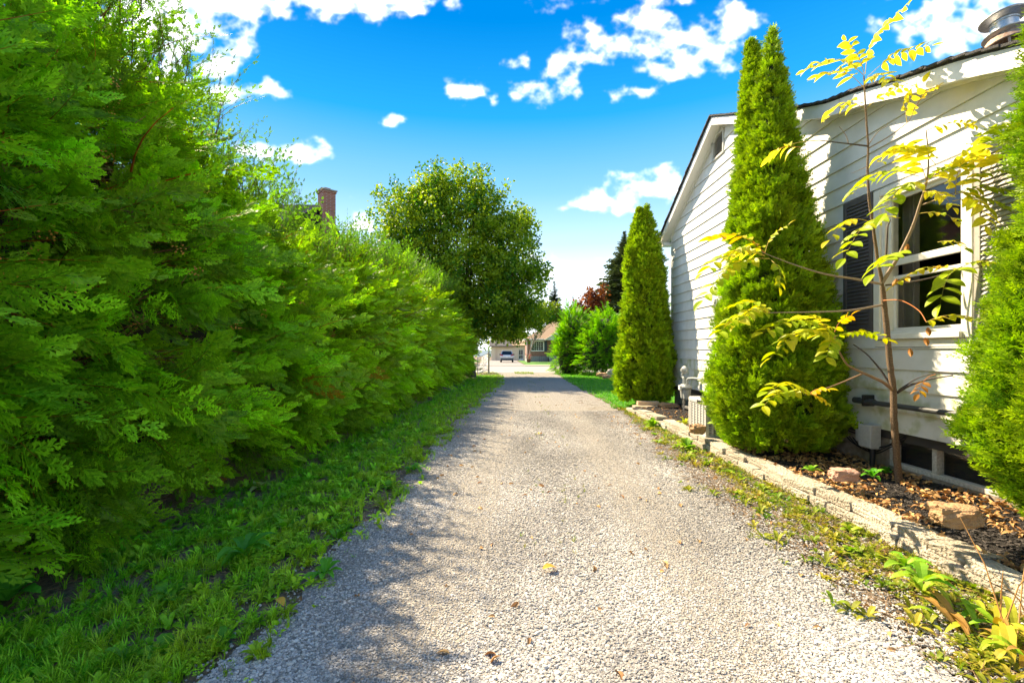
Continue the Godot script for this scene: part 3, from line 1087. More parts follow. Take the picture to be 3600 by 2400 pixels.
# ---------------------------------------------------------------- fittings on the white house
func build_fittings() -> void:
	# grey pipe clipped along the siding
	var t := thing("drain_pipe", "dark grey pipe clipped level along the siding under the window", "pipe")
	var p := MB.new()
	p.tube([Vector3(4.175, 0.900, -5.47), Vector3(4.175, 0.912, -3.0)], [0.028, 0.028], 12)
	obj("pipe", p, M.pvc, t)
	for z in [5.46, 5.24, 4.22, 3.2]:
		var q := MB.new()
		q.tube([Vector3(4.175, 0.905, -z), Vector3(4.175, 0.9055, -z + 0.07)], [0.036, 0.036], 12)
		obj("coupling", q, M.pvc, t)
	for z in [5.30, 4.18]:
		var q := MB.new()
		q.slab(Vector3(4.14, 0.85, -z - 0.012), Vector3(4.275, 0.98, -z + 0.012), 0.003)
		obj("bracket", q, M.black, t)
	# grey electrical box with cables
	t = thing("electrical_box", "pale grey electrical box with black cables on the foundation beside the basement window", "electrical box", Vector3(4.16, 0.37, -5.27))
	p = MB.new()
	p.box(Transform3D(Basis.IDENTITY, Vector3(0.05, 0.135, 0)), Vector3(0.12, 0.27, 0.17), 0.008)
	obj("housing", p, M.grey_box, t)
	p = MB.new()
	p.box(Transform3D(Basis.IDENTITY, Vector3(-0.016, 0.14, 0)), Vector3(0.012, 0.255, 0.178), 0.004)
	p.tube([Vector3(-0.02, 0.235, 0.0), Vector3(-0.027, 0.235, 0.0)], [0.006, 0.006], 8)
	obj("cover", p, M.grey_box, t)
	p = MB.new()
	p.box(Transform3D(Basis.IDENTITY, Vector3(0.10, 0.11, -0.17)), Vector3(0.10, 0.14, 0.12), 0.006)
	obj("small_box", p, M.grey_box, t)
	p = MB.new()
	p.tube([Vector3(0.05, 0.0, 0.03), Vector3(0.05, -0.35, 0.03)], [0.028, 0.028], 10)
	obj("conduit", p, M.black, t)
	for k in 5:
		p = MB.new()
		var a := Vector3(0.11, 0.02 + 0.01 * k, -0.25 - 0.05 * k)
		var e := Vector3(0.15, 0.10 + 0.05 * k, 0.30 + 0.03 * k)
		var pts := []
		for i in 12:
			var s := i / 11.0
			pts.append(a.lerp(e, s) + Vector3(-0.05, -(0.10 + 0.025 * k) , 0) * sin(PI * s) + Vector3(0, 0.02 * sin(s * 9.0 + k), 0))
		var rr := []
		rr.resize(12)
		rr.fill(0.006)
		p.tube(pts, rr, 6)
		obj("cable", p, M.black, t)
	p = MB.new()
	p.tube([Vector3(0.13, 0.24, -0.62), Vector3(0.12, 0.12, -0.42), Vector3(0.12, 0.10, -0.22)], [0.007, 0.007, 0.007], 6)
	obj("cable", p, M.black, t)
	# gas meter
	t = thing("gas_meter", "pale grey gas meter with regulator and pipes on the far end of the siding", "gas meter", Vector3(4.0, 0.17, -10.2))
	p = MB.new()
	p.box(Transform3D(Basis.IDENTITY, Vector3(0, 0.50, 0)), Vector3(0.22, 0.13, 0.30), 0.05)
	obj("case_top", p, M.meter, t)
	for g in [-1, 1]:
		p = MB.new()
		p.lathe(Transform3D(Basis.IDENTITY.scaled(Vector3(1.25, 1, 0.95)), Vector3(0, 0.22, g * 0.072)), [Vector2(0.0, 0.0), Vector2(0.045, 0.008), Vector2(0.062, 0.035), Vector2(0.076, 0.20), Vector2(0.078, 0.225), Vector2(0.0, 0.235)], 14)
		obj("bellows_housing", p, M.meter, t)
	p = MB.new()
	p.slab(Vector3(-0.145, 0.44, -0.05), Vector3(-0.10, 0.54, 0.06), 0.006)
	obj("dial_box", p, M.cream, t)
	p = MB.new()
	p.tube([Vector3(0, 0.54, -0.09), Vector3(0, 0.68, -0.09), Vector3(0, 0.715, -0.13), Vector3(0.0, 0.72, -0.20), Vector3(0, 0.76, -0.22), Vector3(0.02, 0.80, -0.20)], [0.024, 0.024, 0.026, 0.026, 0.024, 0.024], 9)
	obj("inlet_pipe", p, M.meter, t)
	p = MB.new()
	p.tube([Vector3(0, 0.54, 0.09), Vector3(0, 0.66, 0.09), Vector3(0.02, 0.70, 0.12), Vector3(0.08, 0.71, 0.18), Vector3(0.16, 0.71, 0.3), Vector3(0.19, 0.705, 2.9)], [0.024, 0.024, 0.028, 0.026, 0.02, 0.02], 9)
	obj("outlet_pipe", p, M.meter, t)
	for z in [0.42, 0.75]:
		p = MB.new()
		p.tube([Vector3(0.17, 0.708, z), Vector3(0.17, 0.708, z + 0.05)], [0.028, 0.028], 9)
		obj("pipe_union", p, M.meter, t)
	p = MB.new()
	p.slab(Vector3(0.15, 0.62, 1.05), Vector3(0.27, 0.75, 1.075), 0.003)
	obj("pipe_bracket", p, M.rust, t)
	p = MB.new()
	p.lathe(Transform3D(Basis(Vector3.BACK, PI / 2) * Basis(Vector3.RIGHT, 0.3), Vector3(0.03, 0.88, -0.12)), [Vector2(0, -0.02), Vector2(0.08, -0.02), Vector2(0.095, 0.0), Vector2(0.095, 0.012), Vector2(0.085, 0.03), Vector2(0.045, 0.055), Vector2(0.03, 0.10), Vector2(0, 0.105)], 16)
	obj("regulator", p, M.meter, t)
	p = MB.new()
	p.tube([Vector3(0.0, 0.26, -0.09), Vector3(0.0, 0.0, -0.09), Vector3(0, -0.12, -0.09)], [0.022, 0.022, 0.022], 9)
	p.tube([Vector3(0.0, 0.19, -0.09), Vector3(0.0, 0.12, -0.09)], [0.034, 0.034], 8)
	obj("riser", p, M.galv, t)
	p = MB.new()
	p.slab(Vector3(-0.03, 0.02, -0.12), Vector3(0.26, 0.08, -0.105), 0.003)
	p.slab(Vector3(0.0, 0.021, -0.104), Vector3(0.02, 0.079, 0.3), 0.003)
	obj("stand", p, M.galv, t)
	# outlet on the wall
	t = thing("outdoor_outlet", "small weathered outlet box on the sunlit siding left of the tall cedar", "outlet", Vector3(4.25, 2.47, -9.272))
	p = MB.new()
	p.box(Transform3D.IDENTITY, Vector3(0.05, 0.15, 0.10), 0.008)
	obj("box", p, M.galv, t)
	p = MB.new()
	p.box(Transform3D(Basis.IDENTITY, Vector3(-0.032, 0.03, 0)), Vector3(0.015, 0.06, 0.07), 0.004)
	p.tube([Vector3(0, -0.07, 0.02), Vector3(0.01, -0.24, 0.02)], [0.008, 0.008], 6)
	obj("cover", p, M.trim_old, t)
	# air conditioner
	t = thing("air_conditioner", "white louvred air conditioning unit half hidden behind the tall cedar", "air conditioner", Vector3(3.40, 0.14, -7.35))
	p = MB.new()
	p.slab(Vector3(-0.34, 0.0, -0.34), Vector3(0.34, 0.05, 0.34), 0.01)
	p.slab(Vector3(-0.34, 0.50, -0.34), Vector3(0.34, 0.585, 0.34), 0.02)
	for x in [-1, 1]:
		for z in [-1, 1]:
			p.slab(Vector3(x * 0.335, 0.05, z * 0.335), Vector3(x * 0.285, 0.5, z * 0.285), 0.004)
	obj("cabinet", p, M.grey_unit, t)
	for s in 4:
		p = MB.new()
		var bt := Transform3D(Basis(Vector3.UP, s * PI / 2), Vector3.ZERO)
		for i in 17:
			p.box(bt * Transform3D(Basis(Vector3.BACK, 0.4), Vector3(-0.325, 0.068 + i * 0.0262, 0)), Vector3(0.012, 0.013, 0.57))
		for i in 5:
			p.box(bt * Transform3D(Basis.IDENTITY, Vector3(-0.331, 0.275, -0.228 + i * 0.114)), Vector3(0.012, 0.449, 0.03))
		obj("grille", p, M.grey_unit, t)
	p = MB.new()
	p.slab(Vector3(-0.30, 0.05, -0.30), Vector3(0.30, 0.5, 0.30))
	obj("coil", p, M.dark, t)
	p = MB.new()
	p.slab(Vector3(-0.3435, 0.515, 0.02), Vector3(-0.3405, 0.567, 0.22), 0.001)
	obj("name_plate", p, M.black, t)
	p = MB.new()
	p.lathe(Transform3D(Basis.IDENTITY, Vector3(0, 0.585, 0)), [Vector2(0.26, 0.0), Vector2(0.26, 0.02), Vector2(0.24, 0.02), Vector2(0.08, 0.03), Vector2(0.0, 0.03)], 18)
	obj("fan_guard", p, M.dark, t)


# ---------------------------------------------------------------- land
func drive_l(z: float) -> float:
	var k := [Vector2(-3, -1.45), Vector2(2.0, -1.37), Vector2(3.8, -1.22), Vector2(4.8, -1.13), Vector2(7.6, -1.16), Vector2(12.4, -0.88), Vector2(20, -0.35), Vector2(27, -0.35), Vector2(31, -0.9)]
	for i in k.size() - 1:
		if z <= k[i + 1].x:
			return lerpf(k[i].y, k[i + 1].y, clampf((z - k[i].x) / (k[i + 1].x - k[i].x), 0, 1))
	return -0.9


func drive_r(z: float) -> float:
	var k := [Vector2(-3, 1.85), Vector2(2.5, 1.95), Vector2(4.5, 2.05), Vector2(7.0, 2.22), Vector2(10, 2.62), Vector2(13, 2.88), Vector2(18.2, 2.85), Vector2(28, 3.1), Vector2(31, 3.6)]
	for i in k.size() - 1:
		if z <= k[i + 1].x:
			return lerpf(k[i].y, k[i + 1].y, clampf((z - k[i].x) / (k[i + 1].x - k[i].x), 0, 1))
	return 3.6


func strip_sheet(z0: float, z1: float, step: float, left: Callable, right: Callable, y: float, cols: int) -> MB:
	var mb := MB.new()
	var last := []
	var z := z0
	while z <= z1 + 0.001:
		var row := []
		var a: float = left.call(z)
		var b: float = right.call(z)
		for i in cols + 1:
			row.append(Vector3(lerpf(a, b, float(i) / cols), y + gy(z), -z))
		if last:
			for i in cols:
				mb.poly([last[i], row[i], row[i + 1], last[i + 1]], Vector3.UP)
		last = row
		z += step
	return mb


func bed_y(x: float, z: float) -> float:
	return 0.125 + 0.03 * clampf((x - 3.2) / 1.1, 0, 1) + 0.012 * lump.get_noise_2d(x * 90.0, z * 90.0)


func build_ground() -> void:
	var g := MB.new()
	for i in 30:
		var a := -20.0 + i * 14.0
		g.poly([Vector3(-260, gy(a) - 0.012, -a), Vector3(-260, gy(a + 14) - 0.012, -a - 14), Vector3(260, gy(a + 14) - 0.012, -a - 14), Vector3(260, gy(a) - 0.012, -a)], Vector3.UP)
	structure("ground", g, M.soil)
	structure("driveway", strip_sheet(-3.0, 31.6, 0.4, func(z: float) -> float: return drive_l(z) + 0.07 * sin(z * 3.1) + 0.05 * sin(z * 7.7), func(z: float) -> float: return drive_r(z) + 0.06 * sin(z * 2.7 + 1.0) + 0.05 * sin(z * 6.1), 0.0, 4), M.gravel)
	structure("lawn", strip_sheet(11.6, 30.2, 0.6, func(z: float) -> float: return drive_r(z) + 0.15, func(_z: float) -> float: return 24.0, -0.004, 2), M.turf)
	structure("sidewalk", strip_sheet(30.9, 32.3, 0.7, func(_z: float) -> float: return -60.0, func(_z: float) -> float: return 60.0, 0.012, 2), M.pavement)
	structure("street", strip_sheet(32.6, 42.9, 2.0, func(_z: float) -> float: return -80.0, func(_z: float) -> float: return 80.0, 0.004, 2), M.asphalt)
	var kb := MB.new()
	kb.slab(Vector3(-80, -0.05, -43.2), Vector3(-1.9, 0.11, -43.0), 0.02)
	kb.slab(Vector3(5.6, -0.05, -43.2), Vector3(80, 0.11, -43.0), 0.02)
	structure("kerb", kb, M.pavement)
	structure("sidewalk", strip_sheet(44.2, 45.8, 0.8, func(_z: float) -> float: return -80.0, func(_z: float) -> float: return 80.0, 0.010, 2), M.pavement)
	structure("front_lawn", strip_sheet(46.0, 90.0, 2.0, func(z: float) -> float: return 1.9 + 0.0 * z, func(_z: float) -> float: return 60.0, 0.002, 2), M.turf)
	structure("front_lawn", strip_sheet(46.0, 90.0, 2.0, func(_z: float) -> float: return -60.0, func(_z: float) -> float: return -4.5, 0.002, 2), M.turf)
	structure("far_driveway", strip_sheet(43.0, 90.0, 2.0, func(_z: float) -> float: return -3.2, func(_z: float) -> float: return 1.7, 0.014, 2), M.asphalt_old)
	structure("far_driveway", strip_sheet(43.0, 52.0, 2.0, func(z: float) -> float: return 5.0 + (z - 43.0) * 0.1, func(_z: float) -> float: return 14.0, 0.014, 2), M.asphalt_old)
	# the planting bed behind the stone edging
	var bed := MB.new()
	var nz := 46
	var nx := 6
	for i in nz:
		for j in nx:
			var q := []
			for k: Vector2i in [Vector2i(0, 0), Vector2i(1, 0), Vector2i(1, 1), Vector2i(0, 1)]:
				var z := 0.4 + (i + k.x) * 11.0 / nz
				var x := 3.12 + (j + k.y) * 1.26 / nx
				q.append(Vector3(x, bed_y(x, z), -z))
			bed.poly(q, Vector3.UP)
	structure("planting_bed", bed, M.mulch)
	# loose stones on the drive
	var st := MB.new()
	st.rock(Transform3D.IDENTITY, Vector3(1, 0.72, 0.85), 0.55, 0.5, 3, 2)
	var where := []
	var tint := []
	var tries := 0
	while where.size() < 215000 and tries < 650000:
		tries += 1
		var z := 1.75 + 9.5 * pow(R(0, 1), 1.9)
		var x := R(-1.75, 3.0)
		var l := drive_l(z) + 0.07 * sin(z * 3.1) + 0.10 * lump.get_noise_2d(x * 80, z * 80)
		var r := drive_r(z) + 0.1
		if x < l and R(0, 1) > 0.10 * exp((x - l) * 5.0):
			continue
		if x > r and R(0, 1) > 0.45 * exp((r - x) * 2.2):
			continue
		# the worn wheel tracks hold finer stuff
		var track := minf(absf(x + 0.55 - 0.05 * z), absf(x - 1.05 - 0.05 * z))
		if track < 0.22 and R(0, 1) < 0.45:
			continue
		var s := R(0.0058, 0.0132) * (0.72 + 0.4 * clampf(track * 1.6, 0, 1))
		if R(0, 1) < 0.07:
			s *= R(1.2, 1.6)
		if x < l + 0.35 and R(0, 1) < 0.5:
			s *= 0.6
		where.append(Transform3D(Basis.from_euler(Vector3(R(-0.5, 0.5), R(0, 6.28), R(-0.5, 0.5))).scaled(Vector3(R(0.8, 1.3), R(0.6, 1.0), R(0.8, 1.2)) * s), Vector3(x, s * R(-0.05, 0.30), -z)))
		var k := R(0.5, 1.25) * (1.0 + 0.5 * lump.get_noise_2d(x * 34, z * 20))
		tint.append(Color(0.48, 0.445, 0.395).lerp(Color(0.34, 0.335, 0.33), R(0, 1)) * k * (1.12 - 0.16 * clampf(track * 2.0, 0, 1)))
	var gr := scatter("loose_gravel", st, M.stone_vc, where, tint)
	tag(gr, "crushed grey gravel covering the driveway", "gravel")


# ---------------------------------------------------------------- low plants
func blades(count: int, h: float, reach: float) -> MB:
	var mb := MB.new()
	for i in count:
		var a := R(0, TAU)
		var o := Vector3(cos(a), 0, sin(a))
		var b := o * R(0, reach * 0.4)
		var l := h * R(0.6, 1.15)
		var m := b + o * l * 0.18 + Vector3(0, l * 0.6, 0)
		var e := b + o * l * R(0.35, 0.8) + Vector3(0, l * R(0.65, 1.0), 0)
		var s := Vector3(-o.z, 0, o.x) * 0.0028
		mb.col = Color(1, 1, 1) * R(0.7, 1.2)
		mb.tri(b - s, m, b + s)
		mb.tri(b + s, m, m + s)
		mb.tri(m - s * 0.9, e, m + s * 0.9)
	return mb


func leaf_strip(mb: MB, from: Vector3, d: Vector3, side: Vector3, up: Vector3, L: float, w: float, arch: float, fold := 0.25, seg := 5, tooth := 0.0) -> void:
	var last := []
	for i in seg + 1:
		var s := float(i) / seg
		var p := from + d * L * s + up * L * (arch * s - arch * 1.5 * s * s)
		var k := w * pow(sin(PI * clampf(0.06 + s * 0.94, 0, 1)), 0.8) * (1.0 + (tooth if i % 2 else -tooth))
		if i == seg:
			k = 0.0
		var row := [p - side * k + up * k * fold, p, p + side * k + up * k * fold]
		if last:
			for j in 2:
				mb.tri(last[j], row[j], row[j + 1])
				mb.tri(last[j], row[j + 1], last[j + 1])
		last = row


func rosette(count: int, L: float, w: float, lift: float) -> MB:
	var mb := MB.new()
	for i in count:
		var a := TAU * i / count + R(-0.5, 0.5)
		var e := R(0.1, lift)
		var o := Vector3(cos(a) * cos(e), sin(e), sin(a) * cos(e))
		mb.col = Color(1, 1, 1) * R(0.75, 1.2)
		leaf_strip(mb, o * 0.006, o, Vector3(-sin(a), 0, cos(a)), Vector3.UP, L * R(0.6, 1.1), w * R(0.8, 1.1), 0.45, 0.3, 4)
	return mb


func clover(count: int) -> MB:
	var mb := MB.new()
	for i in count:
		var b := Vector3(R(-0.07, 0.07), 0, R(-0.07, 0.07))
		var t := b + Vector3(R(-0.015, 0.015), R(0.025, 0.06), R(-0.015, 0.015))
		mb.col = Color(0.8, 0.9, 0.7)
		mb.blade(b, t, Vector3.RIGHT, 0.0012)
		var a0 := R(0, TAU)
		for k in 3:
			var a := a0 + TAU * k / 3.0
			var o := Vector3(cos(a), R(-0.15, 0.25), sin(a))
			mb.col = Color(1, 1, 1) * R(0.75, 1.2)
			mb.blade(t, t + o * R(0.016, 0.024), Vector3(-sin(a), 0, cos(a)), 0.010, 0.62)
	return mb


func build_low_plants() -> void:
	var g0 := Color(0.17, 0.52, 0.015)
	var g1 := Color(0.52, 0.66, 0.03)
	var kinds := [blades(9, 0.085, 0.03), rosette(7, 0.115, 0.019, 1.0), clover(6), blades(8, 0.05, 0.04), rosette(5, 0.07, 0.017, 1.4)]
	var where := [[], [], [], [], []]
	var tint := [[], [], [], [], []]
	# left verge between drive and hedge
	for i in 32000:
		var z := 1.5 + 25.0 * pow(R(0, 1), 2.1)
		var l := drive_l(z)
		var hb := hedge_base(z)
		var x := R(hb - 0.35, l + 0.22)
		var across := (x - hb) / (l - hb)
		var patch := lump.get_noise_2d(x * 60.0, z * 60.0)
		var keep := smoothstep(0.04, 0.40, across + 0.34 * patch) * smoothstep(1.12, 0.80, across + 0.42 * patch) * smoothstep(-0.42, -0.05, lump.get_noise_2d(x * 130.0 + 70.0, z * 130.0))
		if R(0, 1) > keep + 0.03:
			continue
		var q := 0
		var u := R(0, 1) + 0.45 * lump.get_noise_2d(x * 45.0 + 90.0, z * 45.0)
		if u < 0.18:
			q = 2
		elif u < 0.32:
			q = 4
		elif u < 0.42:
			q = 1
		elif u < 0.56:
			q = 3
		if z > 9.0 and R(0, 1) < 0.6:
			q = 0
		var s := R(0.6, 1.25) * (0.72 if z < 3.2 and q != 0 else 1.0)
		where[q].append(Transform3D(Basis(Vector3.UP, R(0, TAU)).scaled(Vector3(s, s * R(0.8, 1.2), s)), Vector3(x, -0.008, -z)))
		var dry := clampf(0.15 + 0.7 * across - 0.25 + 0.6 * fine.get_noise_2d(x * 50, z * 50), 0, 1)
		tint[q].append(g0.lerp(g1, dry) * R(0.55, 1.45))
	# yellowing strip between drive and stone edging
	for i in 9000:
		var z := 1.6 + 10.5 * pow(R(0, 1), 1.7)
		var r := drive_r(z)
		var x := R(r - 0.45, 3.0)
		var across := (x - r) / (3.0 - r)
		var patch := lump.get_noise_2d(x * 90.0 + 400.0, z * 70.0)
		if R(0, 1) > smoothstep(0.05, 0.6, across + 0.6 * patch) * 0.85:
			continue
		var u := R(0, 1)
		var q := 3 if u < 0.45 else (0 if u < 0.58 else (4 if u < 0.78 else (1 if u < 0.9 else 2)))
		var s := R(0.5, 1.0)
		where[q].append(Transform3D(Basis(Vector3.UP, R(0, TAU)).scaled(Vector3(s, s * R(0.6, 1.1), s)), Vector3(x, -0.006, -z)))
		var c := Color(0.10, 0.24, 0.012).lerp(Color(0.40, 0.34, 0.03), clampf(0.6 + 0.8 * fine.get_noise_2d(x * 60, z * 60) + R(-0.3, 0.3), 0, 1))
		if R(0, 1) < 0.08:
			c = Color(0.34, 0.22, 0.08)
		tint[q].append(c * R(0.8, 1.2))
	# grass creeping in along the middle of the drive
	for i in 700:
		var z := 3.0 + 27.0 * R(0, 1)
		var x := 0.25 + 0.05 * z + R(-0.35, 0.35)
		if lump.get_noise_2d(x * 70.0 - 200.0, z * 26.0) < 0.2:
			continue
		where[3].append(Transform3D(Basis(Vector3.UP, R(0, TAU)).scaled(Vector3.ONE * R(0.4, 0.9)), Vector3(x, 0.0, -z)))
		tint[3].append(Color(0.16, 0.28, 0.02).lerp(Color(0.4, 0.32, 0.04), R(0, 1)))
	# far lawn and the tufts at the mouth of the drive
	for i in 9500:
		var z := 11.7 + 18.0 * pow(R(0, 1), 1.3)
		var r := drive_r(z)
		var x := R(r - 0.05, 8.0)
		if x < r + 0.3 and R(0, 1) < 0.5:
			continue
		where[0].append(Transform3D(Basis(Vector3.UP, R(0, TAU)).scaled(Vector3(2.0, R(0.7, 1.1), 2.0)), Vector3(x, -0.004, -z)))
		tint[0].append(Color(0.08, 0.42, 0.012).lerp(Color(0.26, 0.55, 0.015), R(0, 1)))
	for i in 900:
		var z := R(25.5, 31.0)
		var l := drive_l(z)
		var x := R(-3.0, l + 0.1) if i % 2 == 0 else 1.1 + R(-0.6, 0.6)
		if i % 2 and z < 28.5:
			continue
		where[0].append(Transform3D(Basis(Vector3.UP, R(0, TAU)).scaled(Vector3(1.6, R(0.6, 1.0), 1.6)), Vector3(x, -0.004, -z)))
		tint[0].append(Color(0.16, 0.32, 0.015).lerp(Color(0.38, 0.40, 0.03), R(0, 1)))
	var info := [["grass", "green grass growing along both sides of the gravel driveway"], ["broadleaf_weeds", "low broadleaf weeds among the verge grass"], ["clover", "small clover leaves carpeting the left verge"], ["short_grass", "short yellowing grass at the gravel's edges"], ["seedlings", "small weed seedlings in the verge"]]
	for q in 5:
		tag(scatter(info[q][0], kinds[q], M.weed, where[q], tint[q]), info[q][1], "grass" if q in [0, 3] else "weeds")
	# dry straw under the hedge and along the strip
	var straw := MB.new()
	straw.tube([Vector3(-0.5, 0, 0), Vector3(0, 0.03, 0.02), Vector3(0.5, 0, 0)], [0.012, 0.012, 0.008], 3)
	var w := []
	var t := []
	for i in 2600:
		var z := 1.6 + 16.0 * pow(R(0, 1), 2.0)
		var x := hedge_base(z) + R(-0.3, 0.9) if i % 3 else R(2.0, 2.95)
		w.append(Transform3D(Basis(Vector3.UP, R(0, TAU)) * Basis(Vector3.BACK, R(-0.1, 0.1)) * Basis.from_scale(Vector3.ONE * R(0.06, 0.2)), Vector3(x, R(0.004, 0.02), -z)))
		t.append(Color(0.30, 0.19, 0.09).lerp(Color(0.14, 0.08, 0.04), R(0, 1)))
	tag(scatter("dry_twigs", straw, M.plain_vc, w, t), "dry twigs and straw littering the soil under the cedar hedge", "twigs")
	# mulch chips
	var chip := MB.new()
	chip.box(Transform3D.IDENTITY, Vector3(1.0, 0.22, 0.38), 0.08)
	w = []
	t = []
	for i in 17000:
		var z := 0.45 + 10.8 * pow(R(0, 1), 1.3)
		var x := R(3.14, 4.33)
		w.append(Transform3D(Basis.from_euler(Vector3(R(-0.4, 0.4), R(0, 6.28), R(-0.4, 0.4))) * Basis.from_scale(Vector3.ONE * R(0.012, 0.042)), Vector3(x, bed_y(x, z) + R(0, 0.012), -z)))
		t.append(Color(0.030, 0.024, 0.021) * R(0.5, 1.8))
	tag(scatter("bark_mulch", chip, M.plain_vc, w, t), "black bark mulch filling the planting bed", "mulch")
	# fallen leaves, curled
	var leaf := MB.new()
	leaf_strip(leaf, Vector3(-0.5, 0, 0), Vector3.RIGHT, Vector3.BACK, Vector3.UP, 1.0, 0.22, 0.5, 0.55, 5)
	w = []
	t = []
	for i in 3600:
		var z := 0.5 + 6.2 * pow(R(0, 1), 0.85)
		var x := 3.12 + 1.2 * R(0, 1)
		if i > 3100:
			z = 1.7 + 9.0 * R(0, 1)
			x = R(2.2, 2.95)
		if i > 3260:
			z = R(7.0, 11.0)
			x = R(3.1, 4.2)
		if i > 3450:      # a few blown onto the gravel
			z = 1.9 + 12.0 * pow(R(0, 1), 1.4)
			x = R(-1.3, 2.3)
		elif lump.get_noise_2d(x * 70.0 + 33.0, z * 60.0) < -0.25:
			continue
		var s := R(0.035, 0.078)
		w.append(Transform3D(Basis.from_euler(Vector3(R(-0.9, 0.9), R(0, 6.28), R(-0.5, 0.5))) * Basis.from_scale(Vector3(s, s, s * R(0.7, 1.2))), Vector3(x, (bed_y(x, z) + R(0.012, 0.035) if x > 3.1 else R(0.004, 0.012)), -z)))
		t.append(Color(0.58, 0.37, 0.15).lerp(Color(0.30, 0.15, 0.06), R(0, 1)) * R(0.7, 1.3))
	tag(scatter("fallen_leaves", leaf, M.dead_leaf, w, t), "curled brown fallen leaves strewn over the mulch", "leaves")


func plant(label: String, at: Vector3, count: int, L: float, w: float, lift: float, c0: Color, c1: Color, group := "") -> Node3D:
	var t := thing("weed_plant", label, "weed", at, 0.0, group)
	for i in count:
		var mb := MB.new()
		var a := TAU * i / count * 1.0 + R(-0.5, 0.5)
		var e := R(0.15, lift)
		var o := Vector3(cos(a) * cos(e), sin(e), sin(a) * cos(e))
		mb.col = c0.lerp(c1, R(0, 1))
		leaf_strip(mb, o * 0.01, o, Vector3(-sin(a), 0, cos(a)), Vector3.UP, L * R(0.6, 1.15), w * R(0.8, 1.2), 0.5, 0.3, 6, 0.12)
		obj("leaf", mb, M.weed, t)
	return t


func build_stones() -> void:
	# dry-laid edging, course on course
	var e := thing("stone_edging", "low dry-laid edging of pale limestone slabs between gravel and planting bed", "garden edging")
	var n := 0
	for lay in 2:
		var z := 0.6 + R(0, 0.3)
		while z < 11.1:
			var L := R(0.22, 0.52)
			var hgt: float = [0.09, 0.07][lay]
			var y: float = [0.04, 0.122][lay]
			var x: float = 3.06 + [0.0, 0.03][lay] + R(-0.025, 0.025) - 0.10 * smoothstep(3.2, 1.5, z) - 0.02 * sin(z * 1.3)
			if lay == 1 and z > 8.6 and R(0, 1) < 0.5:
				z += L
				continue
			var mb := MB.new()
			mb.rock(Transform3D(Basis(Vector3.UP, R(-0.08, 0.08)) * Basis(Vector3.BACK, R(-0.03, 0.03)) * Basis(Vector3.RIGHT, R(-0.03, 0.03)), Vector3(x, y + R(-0.006, 0.006), -(z + L * 0.5))), Vector3(R(0.16, 0.24), hgt * R(0.9, 1.1), L * 0.985), 0.05, 0.10, n * 7 + 3, 5)
			obj("stone", mb, M.lime[n % 3], e)
			n += 1
			z += L
	var rocks := [
		["pinkish granite rock lying on the mulch in front of the sapling", Vector3(3.218, 0.309, -4.350), Vector3(0.21, 0.10, 0.14), M.granite_pink, 0.35, 61],
		["large tan boulder on the leaf litter beside the nearest cedar", Vector3(2.968, 0.408, -3.020), Vector3(0.22, 0.13, 0.18), M.granite_tan, 0.45, 62],
		["small brown rock on the mulch just left of the air conditioner", Vector3(2.885, 0.305, -6.900), Vector3(0.20, 0.13, 0.16), M.granite_tan, 0.5, 63],
		["pale round rock tucked against the air conditioner's left side", Vector3(3.610, 0.433, -8.200), Vector3(0.17, 0.13, 0.17), M.lime[1], 0.7, 64],
		["flat grey-tan rock resting against the slabs at the foot of the far cedar", Vector3(3.852, 0.150, -10.850), Vector3(0.44, 0.17, 0.3), M.granite_tan, 0.6, 65],
		["weathered pale rock half sunk among yellow weeds in the far bed", Vector3(3.078, 0.094, -9.600), Vector3(0.2, 0.12, 0.2), M.lime[2], 0.6, 66],
		["pale flat stone at the far corner of the edging", Vector3(3.181, 0.102, -10.900), Vector3(0.34, 0.09, 0.24), M.lime[0], 0.15, 67],
		["big grey boulder in front of the far cedar shrubs", Vector3(5.721, 0.234, -24.500), Vector3(0.62, 0.44, 0.5), M.granite_grey, 0.6, 68],
		["low brown rock on bare soil left of the big grey boulder", Vector3(5.150, 0.147, -24.800), Vector3(0.5, 0.22, 0.4), M.granite_tan, 0.6, 69],
		["small brown rock on bare soil in front of the far shrubs", Vector3(5.149, 0.100, -23.600), Vector3(0.36, 0.2, 0.3), M.granite_tan, 0.6, 70],
	]
	for r in rocks:
		var mb := MB.new()
		mb.rock(Transform3D(Basis(Vector3.UP, R(-0.4, 0.4)), Vector3.ZERO), r[2], r[4], 0.30, r[5], 9)
		tag(obj("rock", mb, r[3], null, Transform3D(Basis.IDENTITY, r[1])), r[0], "rock")
	var sl := MB.new()
	sl.rock(Transform3D(Basis(Vector3.UP, 0.02), Vector3.ZERO), Vector3(0.98, 0.10, 0.24), 0.02, 0.05, 80, 3)
	tag(obj("stone_slab", sl, M.lime_warm, null, Transform3D(Basis.IDENTITY, Vector3(3.531, 0.117, -10.950))), "long squared tan slab laid before the far cedar", "stone slab")
	sl = MB.new()
	sl.rock(Transform3D(Basis(Vector3.UP, -0.05), Vector3.ZERO), Vector3(0.52, 0.10, 0.2), 0.04, 0.08, 81, 3)
	tag(obj("stone_slab", sl, M.lime_warm, null, Transform3D(Basis.IDENTITY, Vector3(3.431, 0.204, -11.100))), "shorter tan slab lying on top of the long slab", "stone slab")


